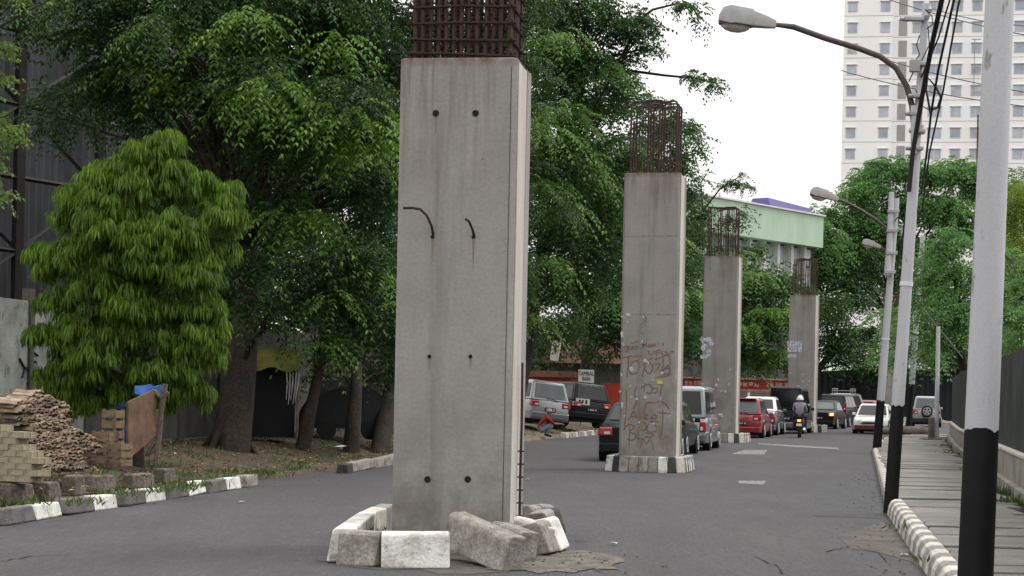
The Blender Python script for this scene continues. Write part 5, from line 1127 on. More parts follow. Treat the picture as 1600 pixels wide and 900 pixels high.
for k in range(10):
    x = -1.0 + 2.1 * k / 9; h_ = [.75, 1.1, 1.3, 1.4, 1.45, 1.5, 1.5, 1.45, 1.3, .9][k]; rings.append([(x, -.5, .25), (x, .5, .25), (x, .5, h_ * .8), (x, .1, h_), (x, -.4, h_ * .86)])
mb.loft(rings); mb.build('tarpaulin', M['blacktarp'], t, smooth=50)
for x in (-.5, .6): mb = MB(); mb.tube([(x, -.56, .22), (x, -.5, .22)], .24, 16); mb.build('wheel', M['tyre'], t)
# far roadside: red kiosk, awning, signs, banner
kp = P(861, 590, 84); t = thing('red_kiosk', 'red kiosk with open shelves behind the silver crossover', 'kiosk', (kp.x, 84, .2), -.3)
mb = MB(); mb.box((0, .6, 1.05), (1.9, 1.2, 2.1)); mb.build('kiosk_body', M['redkiosk'], t, bevel=.02); mb = MB(); mb.box((.55, -.03, 1.45), (.75, .06, .9)); sh = mb.build('shelf_recess', M['dark'], t)
for k in range(3): mb = MB(); mb.box((.55, -.09, 1.1 + k * .28), (.72, .06, .05)); mb.build('shelf_board', M['signw'], sh)
mb = MB(); mb.prism([(-.5, 2.12), (1.6, 2.12), (1.5, 2.22), (-.4, 2.4)], -1.2, 1.2, lambda x, y, h: (h, x, y)); mb.build('roof', M['roofred'], t)
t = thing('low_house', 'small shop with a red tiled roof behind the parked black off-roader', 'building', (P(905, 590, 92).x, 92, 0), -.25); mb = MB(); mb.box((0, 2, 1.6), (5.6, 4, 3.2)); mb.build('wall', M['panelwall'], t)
mb = MB(); mb.prism([(-.9, 3.1), (4.5, 3.1), (2, 4.6)], -3.2, 3.2, lambda x, y, h: (h, x, y)); mb.build('roof', M['roofred'], t); mb = MB(); mb.box((1.6, -.03, 1.1), (1.0, .06, 2.1)); mb.build('door', M['redkiosk'], t); mb = MB(); mb.box((-.2, -.03, 1.5), (1.2, .06, 1.1)); mb.build('window', M['glassblue'], t)
def letters(t, txt, size, loc, rot, material, ext=.006):
    c = bpy.data.curves.new('lettering', 'FONT'); c.body = txt; c.size = size; c.align_x = 'CENTER'; c.align_y = 'CENTER'; c.extrude = ext; c.space_line = .85
    o = bpy.data.objects.new('lettering', c); COL.objects.link(o); dg = bpy.context.evaluated_depsgraph_get(); me = bpy.data.meshes.new_from_object(o.evaluated_get(dg)); bpy.data.objects.remove(o)
    me.materials.clear(); me.materials.append(material); ob = bpy.data.objects.new('lettering', me); COL.objects.link(ob); ob.parent = t; ob.location = loc; ob.rotation_euler = rot; return ob
sp = P(916, 588, 78); t = thing('tyre_repair_sign', 'white board reading TAMBAL BAN in black above the parked cars', 'sign', (sp.x, 78, .3)); z = sp.z - .3
mb = MB(); mb.box((0, 0, z), (.66, .03, .56)); mb.build('board', M['signw'], t); letters(t, 'TAMBAL\nBAN', .21, (0, -.022, z), (math.pi / 2, 0, 0), M['signk']).scale = (.82, 1.2, 1)
for x in (-.2, .2): mb = MB(); mb.tube([(x, .04, 0), (x, .04, z)], .025, 6); mb.build('sign_post', M['woodgrey'], t)
bp_ = P(868, 548, 76); t = thing('hanging_banner', 'small white banner with red lettering hanging from the tree branches', 'banner', bp_, 0); mb = MB(); mb.box((0, 0, 0), (.34, .025, .82), Matrix.Rotation(.13, 3, 'Y'), 0, 1.15, 1); mb.build('banner_cloth', M['signw'], t); mb = MB()
mb.box((.02, -.02, .2), (.24, .012, .05), Matrix.Rotation(.13, 3, 'Y')); mb.box((.0, -.02, .02), (.06, .012, .3), Matrix.Rotation(.13, 3, 'Y')); mb.build('lettering', M['redbanner'], t); mb = MB(); mb.tube([(0, 0, .4), (.05, .02, 1.6)], .01, 5); mb.build('cord', M['cable'], t)
ap = P(1190, 604, 118); t = thing('shop_awning', 'long dark red stall front with a cream lettered band behind the red hatchback', 'stall', (ap.x - 2.2, 118, 0), .25); z = ap.z
mb = MB(); mb.box((0, .6, z / 2 - .3), (10, 1.2, z - .8)); mb.build('counter', M['awning'], t); mb = MB(); mb.box((0, 0, z + .12), (10, .12, .62)); mb.build('fascia', M['awning'], t)
mb = MB(); mb.box((0, -.09, z + .47), (10.1, .1, .10)); mb.box((0, -.09, z - .24), (10.1, .1, .09)); mb.build('trim', M['cream'], t)
mb = MB(); x = -4.7
while x < 4.7:
    w_ = random.uniform(.12, .34); mb.box((x, -.07, z + .12 + random.uniform(-.04, .04)), (w_, .03, random.uniform(.2, .36))); x += w_ + random.choice([.1, .1, .45])
mb.build('worn_lettering', M['cream'], t)
for x in (-4, -1.4, 1.4, 4): mb = MB(); mb.box((x, -.2, z / 2 - .2), (.12, .12, z - .4)); mb.build('stall_post', M['signw'], t)

# ------------------------------------------------------------------ foliage
def leaves_mesh(name, O, D, N, Ln, Wd, tone, fold=.12):
    """one leaf per row: base O, direction D (unit), face normal N, length, width"""
    S = np.cross(D, N); S /= np.maximum(np.linalg.norm(S, axis=1, keepdims=True), 1e-6); n = len(O); Ln = Ln[:, None]; Wd = Wd[:, None]; N2 = np.cross(S, D)
    v = np.empty((n, 4, 3), np.float32); v[:, 0] = O; v[:, 1] = O + D * Ln * .42 + S * Wd * .5 + N2 * Wd * fold; v[:, 2] = O + D * Ln - N2 * Ln * .12; v[:, 3] = O + D * Ln * .42 - S * Wd * .5 + N2 * Wd * fold
    me = bpy.data.meshes.new(name); me.vertices.add(4 * n); me.vertices.foreach_set('co', v.ravel()); me.loops.add(4 * n); me.loops.foreach_set('vertex_index', np.arange(4 * n, dtype=np.int32)); me.polygons.add(n); me.polygons.foreach_set('loop_start', np.arange(0, 4 * n, 4, dtype=np.int32))
    a = me.attributes.new('tone', 'FLOAT', 'FACE'); a.data.foreach_set('value', tone.astype(np.float32)); me.update(); me.validate(); return me
def unit(a): return a / np.maximum(np.linalg.norm(a, axis=1, keepdims=True), 1e-6)
def pinnate(lobes, per, leafL=.13, leafW=.055, pairs=6, sprayL=.62, droop=.5, fill=.35, rg=None, tidy=False):
    """lobes: (centre, (rx, ry, rz)); sprays of paired leaflets on drooping twigs over and inside each lobe"""
    rg = rg or rng; OO, DD, NN, LL, WW, TT = [], [], [], [], [], []
    for c, r in lobes:
        r = np.array(r if hasattr(r, '__len__') else (r, r, r * .8)); n = max(4, int(per * DENS * (r[0] * r[2]) ** 1.0 * rg.uniform(.85, 1.15)))
        nc = max(3, int(n / 26)); cu = unit(rg.normal(size=(nc, 3))); cu[:, 2] = np.where(cu[:, 2] < -.4, -cu[:, 2], cu[:, 2]); cc = np.array(c) + cu * r * np.where(rg.random(nc) < fill, rg.uniform(.2, .7, nc), rg.uniform(.7, 1.02, nc))[:, None]
        ci = rg.integers(0, nc, n); ctone = rg.random(nc); cs = rg.uniform(.22, .42, nc) * r[0]
        u = unit(rg.normal(size=(n, 3)) * [1, 1, .8] + [0, 0, .35]); o = cc[ci] + u * cs[ci][:, None] * [1, 1, .55] * rg.uniform(.3, 1.0, n)[:, None]
        u = unit(u + .5 * cu[ci])
        if tidy: o = np.array(c) + unit(rg.normal(size=(n, 3)) * [1, 1, .5] + [0, -.25, .5]) * r * rg.uniform(.1, 1, n)[:, None]; u = unit((o - np.array(c)) * [1, 1, .4] + rg.normal(size=(n, 3)) * .12 * r[0])
        d = unit(u * [1, 1, .35] + rg.normal(size=(n, 3)) * .35 + [0, 0, -.12]); up = np.tile([0, 0, 1.0], (n, 1)); s = unit(np.cross(d, up)); nn = unit(np.cross(s, d)); tone = ctone[ci] * .6 + rg.random(n) * .4
        L = sprayL * rg.uniform(.65, 1.25, n)
        for k in range(pairs):
            f = (k + .6) / pairs; base = o + d * (L * f)[:, None] + np.array([0, 0, -1]) * (droop * L * f * f)[:, None]; dd = unit(d + np.array([0, 0, -1]) * (2 * droop * f))
            for sg_ in (-1, 1):
                ld = unit(dd * .55 + s * sg_ * .85 + np.array([0, 0, -.28]) + rg.normal(size=(n, 3)) * (.05 if tidy else .12)); OO.append(base + rg.normal(size=(n, 3)) * .012); DD.append(ld); NN.append(unit(nn + rg.normal(size=(n, 3)) * .25)); sz = rg.uniform(.75, 1.2, n) * (1 - .25 * abs(f - .5)); LL.append(leafL * sz); WW.append(leafW * sz); TT.append(np.clip(tone + rg.normal(size=n) * .08, 0, 1))
    return [np.concatenate(a) for a in (OO, DD, NN)] + [np.concatenate(a) for a in (LL, WW, TT)]
def limb_mesh(base, r0, lobes, fork, lean=(0, 0)):
    mb = MB(); base = Vector(base); f = Vector(fork); n = 7; pts = [] 
    for k in range(n): a = k / (n - 1); pts.append(base.lerp(f, a) + Vector((math.sin(a * 4.0) * r0 * .35, math.cos(a * 3) * r0 * .2 - r0 * .2, 0)))
    pts[0] = pts[0] - Vector((0, 0, .45)); rs = [r0 * (1.22 if k == 0 else 1.05 if k == 1 else 1 - .45 * k / (n - 1)) for k in range(n)]; mb.tube(pts, rs, 12)
    for k in range(4 if r0 > .3 else 0):       # roots
        a = k * 1.26 + .4; mb.tube([base + Vector((math.cos(a) * r0 * .7, math.sin(a) * r0 * .7, .35)), base + Vector((math.cos(a) * r0 * 1.5, math.sin(a) * r0 * 1.5, -.06)), base + Vector((math.cos(a) * r0 * 2.3, math.sin(a) * r0 * 2.3, -.35))], [r0 * .24, r0 * .15, r0 * .07], 7)
    for c, r in lobes:
        c = Vector(c); st = pts[random.choice([n - 2, n - 1])] if c.z > f.z - 1 else pts[max(2, min(n - 2, int((c.z - base.z) / max(f.z - base.z, .1) * (n - 1))))]
        mid = st.lerp(c, .55) + Vector((random.uniform(-.3, .3), random.uniform(-.3, .3), (c - st).length * .12)); mb.tube([st, st.lerp(mid, .5) + Vector((0, 0, .1)), mid, c], [r0 * .26, r0 * .19, r0 * .12, r0 * .05], 7)
        for _ in range(3):
            e = c + Vector((random.uniform(-1, 1), random.uniform(-1, 1), random.uniform(-.4, .8))) * (r if not hasattr(r, '__len__') else r[0]) * .8; mb.tube([mid.lerp(c, .5), (mid.lerp(c, .5) + e) / 2 + Vector((0, 0, .08)), e], [r0 * .10, r0 * .07, r0 * .03], 5)
    return mb
NL = 0; DENS = 4.2
def tree(label, base, r0, fork, lobes, leaf, per, group, barkm='bark', cat='tree', name='tree', bright=(), **kw):
    global NL
    base = Vector(base); t = thing(name, label, cat, base, 0, group)
    limb_mesh(Vector((0, 0, 0)), r0, [(Vector(c) - base, r) for c, r in lobes], Vector(fork) - base).build('trunk', M[barkm], t, smooth=60)
    A_ = pinnate([(np.array(Vector(c) - base), r) for c, r in lobes], per, **kw); 
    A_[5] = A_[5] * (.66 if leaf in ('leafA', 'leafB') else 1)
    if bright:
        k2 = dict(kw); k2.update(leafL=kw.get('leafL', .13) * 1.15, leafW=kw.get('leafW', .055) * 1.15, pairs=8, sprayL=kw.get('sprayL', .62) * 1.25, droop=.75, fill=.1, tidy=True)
        B2 = pinnate([(np.array(Vector(c) - base), r) for c, r in bright], per * .55, **k2); B2[5] = .72 + .28 * B2[5]; A_ = [np.concatenate([a, b]) for a, b in zip(A_, B2)]  # raised tone paints these front sprays as catching more light
    NL += len(A_[0]); me = leaves_mesh('crown', *A_); me.materials.append(M[leaf]); o = bpy.data.objects.new('crown', me); COL.objects.link(o); o.parent = t
    return t
def LB(lst):   # (u, v, Y, radius in m[, squash])
    return [(P(u, v, Y), (r, r, r * (q[0] if q else .8))) for u, v, Y, r, *q in lst]
TG = 'big trees along the left side of the road'  # large crown lobes above the frame are added to block skylight
# 1: the big trunk at the left
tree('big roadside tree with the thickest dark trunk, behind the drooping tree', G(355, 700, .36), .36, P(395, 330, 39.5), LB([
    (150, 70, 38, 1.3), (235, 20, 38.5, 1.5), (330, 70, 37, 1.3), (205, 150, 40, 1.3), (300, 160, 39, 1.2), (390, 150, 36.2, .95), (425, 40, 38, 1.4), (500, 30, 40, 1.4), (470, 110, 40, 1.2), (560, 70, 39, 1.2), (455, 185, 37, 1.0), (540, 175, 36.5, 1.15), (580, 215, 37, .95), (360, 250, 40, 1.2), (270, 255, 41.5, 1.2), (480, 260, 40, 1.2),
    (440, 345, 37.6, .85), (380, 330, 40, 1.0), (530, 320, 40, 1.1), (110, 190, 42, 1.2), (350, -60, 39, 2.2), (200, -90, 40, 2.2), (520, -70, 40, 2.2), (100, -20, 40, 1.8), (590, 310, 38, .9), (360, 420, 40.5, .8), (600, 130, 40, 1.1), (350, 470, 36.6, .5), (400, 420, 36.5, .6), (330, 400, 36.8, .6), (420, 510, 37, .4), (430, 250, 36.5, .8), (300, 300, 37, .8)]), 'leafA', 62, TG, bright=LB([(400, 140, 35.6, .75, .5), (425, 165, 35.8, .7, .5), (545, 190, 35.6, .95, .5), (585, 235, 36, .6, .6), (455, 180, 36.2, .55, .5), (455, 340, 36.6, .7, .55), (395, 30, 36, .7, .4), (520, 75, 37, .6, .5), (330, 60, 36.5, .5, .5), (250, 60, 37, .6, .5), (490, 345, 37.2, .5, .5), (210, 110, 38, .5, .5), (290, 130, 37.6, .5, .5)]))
tree('leaning slim tree whose low boughs hang beside the yellow canopied stall', G(470, 692, .38), .15, P(520, 470, 43), LB([
    (395, 470, 42, 1.0), (470, 400, 43, 1.2), (530, 420, 42, 1.1), (590, 420, 42, 1.1), (520, 480, 41.2, .7), (575, 500, 42.5, 1.0), (610, 540, 43, .9), (480, 330, 45, 1.5), (560, 330, 46, 1.5), (400, 400, 45, 1.4), (455, 470, 44, 1.0), (330, 360, 46, 1.5), (540, 550, 43, .7), (440, 280, 47, 1.6)]), 'leafA', 54, TG, bright=LB([(522, 470, 40.6, .45, .8), (500, 540, 40.6, .4, .9), (585, 430, 41.4, .5, .6), (395, 440, 41, .5, .6)]))
tree('dark forked tree in the deep shade left of the near pillar', G(548, 690, .38), .17, P(560, 480, 46), LB([
    (560, 260, 49, 1.6), (640, 300, 49, 1.6), (480, 220, 50, 1.6), (620, 420, 47, 1.3), (660, 500, 47, 1.2), (560, 130, 50, 1.8), (660, 160, 50, 1.8), (400, 180, 50, 1.7), (300, 220, 51, 1.6), (590, 590, 46.5, .7, .7), (640, 560, 48, 1.0), (500, 600, 48, .6, .6), (480, 60, 51, 1.8), (620, 40, 51, 1.9), (380, 80, 52, 1.7), (300, 330, 50, 1.3), (250, 330, 52, 1.3), (600, -70, 50, 2.5), (400, -60, 50, 2.4)]), 'leafA', 46, TG, bright=LB([(560, 250, 46.5, .8, .6), (600, 420, 45.5, .6, .6), (470, 210, 47, .7, .5), (570, 120, 47, .8, .5), (420, 170, 47, .7, .5), (640, 480, 45.5, .6, .6)]))
tree('tree with buttress roots just left of the near pillar', G(592, 688, .38), .2, P(640, 430, 53), LB([
    (720, 330, 56, 1.7), (700, 200, 56, 1.9), (720, 80, 56, 2.0), (640, 210, 57, 1.8), (780, 460, 56, 1.5), (700, 460, 55, 1.4), (560, 460, 54, 1.6), (820, 250, 56, 1.1), (835, 330, 55, 1.0, 1.1), (790, 150, 57, 1.6), (780, 30, 56, 1.8), (640, 90, 58, 1.8), (480, 480, 52, 1.3), (760, 560, 57, 1.2), (500, 540, 52, 1.0)]), 'leafA', 40, TG)
# 5, 6: the two trees over the parked cars
t5 = tree('tall tree between the near and the graffiti pillar with boughs over the road', G(792, 668, .35), .34, P(850, 400, 70), LB([
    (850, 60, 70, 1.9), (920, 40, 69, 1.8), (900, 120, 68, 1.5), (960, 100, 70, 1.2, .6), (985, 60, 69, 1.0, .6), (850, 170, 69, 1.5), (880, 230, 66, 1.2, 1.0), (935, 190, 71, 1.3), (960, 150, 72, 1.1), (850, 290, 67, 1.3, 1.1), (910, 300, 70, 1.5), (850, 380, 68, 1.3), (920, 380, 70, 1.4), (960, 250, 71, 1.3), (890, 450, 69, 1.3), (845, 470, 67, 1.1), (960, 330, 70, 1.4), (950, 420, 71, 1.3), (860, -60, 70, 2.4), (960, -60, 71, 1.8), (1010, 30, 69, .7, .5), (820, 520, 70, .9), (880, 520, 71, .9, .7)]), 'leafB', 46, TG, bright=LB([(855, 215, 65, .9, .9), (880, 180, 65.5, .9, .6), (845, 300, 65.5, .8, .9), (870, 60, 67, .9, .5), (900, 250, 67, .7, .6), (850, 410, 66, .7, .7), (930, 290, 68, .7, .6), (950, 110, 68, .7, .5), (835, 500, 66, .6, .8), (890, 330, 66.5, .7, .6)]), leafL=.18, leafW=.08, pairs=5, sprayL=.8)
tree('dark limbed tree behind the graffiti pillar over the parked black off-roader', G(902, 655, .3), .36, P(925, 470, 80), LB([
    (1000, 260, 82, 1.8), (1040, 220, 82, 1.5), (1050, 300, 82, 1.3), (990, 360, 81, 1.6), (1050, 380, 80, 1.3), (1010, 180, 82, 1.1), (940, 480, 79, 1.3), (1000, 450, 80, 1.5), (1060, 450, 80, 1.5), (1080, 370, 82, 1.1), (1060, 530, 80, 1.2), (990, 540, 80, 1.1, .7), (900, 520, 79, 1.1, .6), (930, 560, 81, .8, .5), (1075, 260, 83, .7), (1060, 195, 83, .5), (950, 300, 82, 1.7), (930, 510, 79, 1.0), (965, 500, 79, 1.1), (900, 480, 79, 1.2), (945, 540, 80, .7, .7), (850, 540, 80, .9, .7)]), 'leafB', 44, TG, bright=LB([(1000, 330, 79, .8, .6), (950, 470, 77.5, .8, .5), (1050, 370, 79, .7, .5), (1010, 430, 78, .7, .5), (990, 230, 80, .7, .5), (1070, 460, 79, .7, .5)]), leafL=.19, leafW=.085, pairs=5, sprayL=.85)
# thin boughs against the sky belong to tree 5 and 6
def bough(parent, pts, sprays, leaf, name='bough'):
    """a thin branch of a tree with its own sparse leaves, as two parts"""
    b0 = Vector(parent.location); mb = MB(); q = [p - b0 for p in pts]; mb.tube(q, [.06 - .045 * k / (len(q) - 1) for k in range(len(q))], 6); bo = mb.build(name, M['bark'], parent, smooth=60)
    lob = []
    for k in range(sprays):
        f = random.uniform(.25, 1) * (len(q) - 1); i = min(int(f), len(q) - 2); c = q[i].lerp(q[i + 1], f - i); lob.append((np.array(c), (.34, .34, .22)))
    A_ = pinnate(lob, 22, .17, .065, 5, .45, .6); me = leaves_mesh('leaves', *A_); me.materials.append(M[leaf]); o = bpy.data.objects.new('leaves', me); COL.objects.link(o); o.parent = bo
Y = 69
bough(t5, [P(960, 60, Y), P(1020, 15, Y), P(1060, 5, Y), P(1085, 15, Y), P(1094, 38, Y)], 12, 'leafB')
bough(t5, [P(980, 110, 70), P(1040, 118, 70), P(1085, 122, 69), P(1118, 130, 69), P(1133, 152, 69)], 12, 'leafB')
bough(t5, [P(950, 90, 70), P(1010, 75, 70), P(1030, 85, 70)], 7, 'leafB')
# trees past the third pillar
t7 = tree('bushy tree between the third pillar and the pillar with blue posters', G(1160, 640, .25), .3, P(1165, 500, 106), LB([
    (1185, 440, 106, 1.7), (1160, 390, 107, 1.0), (1205, 500, 105, 1.5), (1170, 520, 104, 1.7), (1090, 480, 104, 1.6), (1085, 420, 106, 1.5), (1080, 350, 108, 1.3), (1080, 310, 108, .8), (1200, 560, 106, 1.4), (1150, 560, 104, 1.3), (1225, 450, 108, .9), (1090, 540, 102, 1.5), (1220, 560, 106, 1.1), (1145, 340, 108, .7), (1205, 460, 107, 1.2), (1235, 500, 107, 1.0), (1245, 450, 109, .9), (1160, 460, 107, 1.6)]), 'leafB', 36, TG, bright=LB([(1180, 430, 104, 1.0, .5), (1200, 490, 103, 1.0, .5), (1165, 510, 102.5, .9, .5), (1090, 460, 102, .9, .5), (1215, 550, 104, .9, .5), (1150, 400, 105, .8, .5)]), leafL=.25, leafW=.105, pairs=4, sprayL=1.0)
bough(t7, [P(1098, 330, 104), P(1125, 295, 104), P(1150, 285, 104), P(1176, 297, 104)], 12, 'leafB'); bough(t7, [P(1125, 295, 104), P(1145, 282, 104), P(1162, 272, 104)], 5, 'leafB'); bough(t7, [P(1098, 330, 104), P(1095, 285, 104), P(1105, 270, 104)], 4, 'leafB')
RG = 'trees beyond the junction and the fence'
tree('wide dark tree behind the pillar with blue posters', (21, 148, 0), .4, P(1310, 540, 148), LB([
    (1300, 500, 148, 2.2), (1340, 470, 150, 2.2), (1320, 550, 147, 2.0), (1290, 560, 148, 1.6), (1365, 530, 150, 2.0), (1280, 480, 152, 1.5), (1350, 420, 152, 2.0), (1300, 440, 152, 1.8), (1225, 540, 150, 1.8), (1380, 580, 150, 1.4)]), 'leafB', 22, RG, leafL=.34, leafW=.14, pairs=4, sprayL=1.3)
tree('tall feathery tree in front of the tower, right of the green building', (31, 155, 0), .45, P(1390, 460, 155), LB([
    (1340, 310, 155, 2.2, .6), (1375, 275, 156, 1.8, .7), (1420, 270, 156, 1.8, .6), (1290, 345, 153, 1.5, .5), (1310, 390, 153, 1.8, .6), (1360, 350, 155, 2.4, .6), (1420, 330, 156, 2.3), (1400, 400, 155, 2.3), (1340, 430, 153, 2.0, .6), (1460, 280, 157, 2.0, .7), (1500, 275, 157, 1.9, .7), (1470, 340, 156, 2.2), (1525, 300, 157, 1.6), (1280, 330, 153, .9, .5), (1330, 380, 154, 1.6, .6), (1520, 370, 156, 2.0), (1385, 262, 156, .9), (1430, 450, 154, 2.0), (1275, 385, 153, 1.0, .5), (1265, 350, 152, .9, .5), (1300, 425, 152, 1.6), (1270, 430, 152, 1.2), (1255, 455, 151, 1.1), (1450, 400, 155, 2.2), (1293, 365, 150, 1.1, .7), (1283, 395, 150, 1.0, .7), (1300, 400, 150, 1.4), (1340, 390, 155, 2.0)]), 'leafF', 30, RG, leafL=.36, leafW=.15, pairs=5, sprayL=1.4)
tree('fresh green tree standing behind the sheet metal fence near the thin grey post', (21.5, 86, 0), .26, P(1490, 500, 86), LB([
    (1480, 390, 86, 1.0), (1500, 430, 86, 1.3), (1450, 440, 88, 1.2), (1440, 490, 88, 1.1), (1490, 490, 85, 1.4), (1530, 450, 86, 1.2), (1520, 520, 84, 1.3), (1470, 540, 86, 1.2), (1400, 530, 92, .8, .6), (1430, 560, 90, 1.0, .6), (1390, 500, 94, .9, .5), (1560, 480, 84, 1.3), (1580, 440, 84, 1.0), (1545, 540, 82, 1.0), (1490, 370, 86, .6), (1370, 560, 96, .7, .5)]), 'leafF', 36, RG, leafL=.22, leafW=.09, pairs=5, sprayL=.9)
tree('tree looking over the near end of the fence at the right edge', (16.8, 57, 0), .22, P(1610, 480, 57), LB([
    (1590, 470, 56, .9), (1600, 520, 55, .8), (1570, 505, 58, .7), (1630, 440, 56, 1.0), (1575, 400, 60, .5), (1640, 520, 56, 1.0), (1580, 555, 57, .5)]), 'leafF', 60, RG, leafL=.15, leafW=.06, pairs=5, sprayL=.6)
tree('yellowish bamboo clump against the tower at the right edge', (24, 76, 0), .14, P(1600, 440, 76), LB([
    (1595, 340, 76, .9, 1.2), (1600, 400, 75, .9, 1.1), (1575, 390, 76, .5, 1.2), (1620, 320, 76, 1.0, 1.2), (1630, 420, 76, 1.0), (1585, 310, 77, .5, 1.3)]), 'leafP', 60, RG, name='bamboo_clump', cat='bamboo', leafL=.24, leafW=.035, pairs=5, sprayL=.7, droop=.9)
for k, (u, v, Yd, r_, lb) in enumerate(((1180, 480, 165, 3.4, 'dark tree crown far behind the third pillar'), (1420, 560, 170, 3.2, 'dark tree crown far behind the second lamp post'), (1500, 470, 150, 3.5, 'dark tree far behind the thin grey post'), (1590, 300, 170, 3.0, 'pale green tree at the foot of the tower by the right edge'))):
    c = P(u, v, Yd); tree(lb, (c.x, Yd, 0), .3, (c.x, Yd, max(2, c.z - r_)), [(c, (r_, r_, r_ * .8)), (c + Vector((r_, 0, -r_ * .5)), (r_ * .8,) * 3), (c + Vector((-r_, .5, -r_ * .6)), (r_ * .8,) * 3), (c + Vector((0, 0, -r_ * 1.3)), (r_,) * 3)], 'leafF' if k == 3 else 'leafB', 10, RG, leafL=.34, leafW=.14, pairs=4, sprayL=1.4)
# left background trees keep the wall of leaves closed
tree('shaded tree behind the billboard frame at the far left', (-17, 62, 0), .35, (-16, 62, 6), LB([(60, 60, 60, 2.2), (160, 150, 62, 2.4), (250, 60, 63, 2.5), (330, 150, 62, 2.4), (420, 250, 62, 2.4), (520, 180, 63, 2.6), (180, 300, 64, 1.6), (450, 400, 60, 2.2), (560, 400, 62, 2.3), (640, 250, 64, 2.4), (330, -40, 62, 2.8), (700, 400, 64, 2.2), (560, 560, 62, 1.8), (680, 560, 64, 1.8), (400, 470, 58, 1.6), (480, 500, 59, 1.7), (560, 480, 60, 1.8), (620, 500, 60, 1.7), (440, 540, 58, 1.2), (520, 560, 59, 1.2), (600, 570, 60, 1.3), (340, 420, 57, 1.5), (300, 400, 57, 1.4), (250, 350, 56, 1.4), (110, 100, 55, 1.6), (200, 230, 58, 1.6), (420, 330, 60, 1.8), (120, 40, 50, 1.3), (270, 470, 50, 1.0), (590, 520, 59, 1.4), (550, 520, 58, 1.3), (570, 555, 58, 1.0), (620, 545, 60, 1.2), (510, 535, 58, 1.0), (600, 470, 58, 1.5)]), 'leafA', 20, TG, leafL=.2, leafW=.09, pairs=5, sprayL=.9)
tree('shaded tree far behind the near pillar', (-5.5, 88, 0), .35, (-5, 88, 6), LB([(800, 350, 92, 2.6), (850, 450, 90, 2.4), (760, 200, 92, 3), (900, 350, 95, 2.6), (830, 560, 92, 1.8), (900, 250, 95, 2.6), (960, 440, 95, 2.4), (1040, 430, 98, 2.4), (1010, 520, 98, 2.0), (1080, 540, 100, 2.0), (860, 130, 92, 2.6), (790, 60, 92, 3.0)]), 'leafB', 16, TG, leafL=.26, leafW=.11, pairs=5, sprayL=1.1)
# near branch hanging in at the upper left
tb = G(-170, 760, .3); tree('small leaved tree leaning in at the upper left edge', (tb.x, tb.y, .3), .16, P(-140, 260, tb.y), LB([
    (-40, 60, tb.y, .3), (-12, 120, tb.y, .16, 1.3), (5, 195, tb.y - .3, .15, 1.2), (-15, 270, tb.y, .16, 1.3), (20, 215, tb.y + .2, .1, 1.5), (5, 80, tb.y + .3, .14), (-5, 310, tb.y, .12, 1.4), (-60, 150, tb.y, .4), (-70, 280, tb.y, .35), (-60, -20, tb.y, .4), (20, 5, tb.y + .3, .16, .7), (85, -5, tb.y + .5, .14, .6)]), 'leafT', 300, None, leafL=.075, leafW=.04, pairs=4, sprayL=.22)
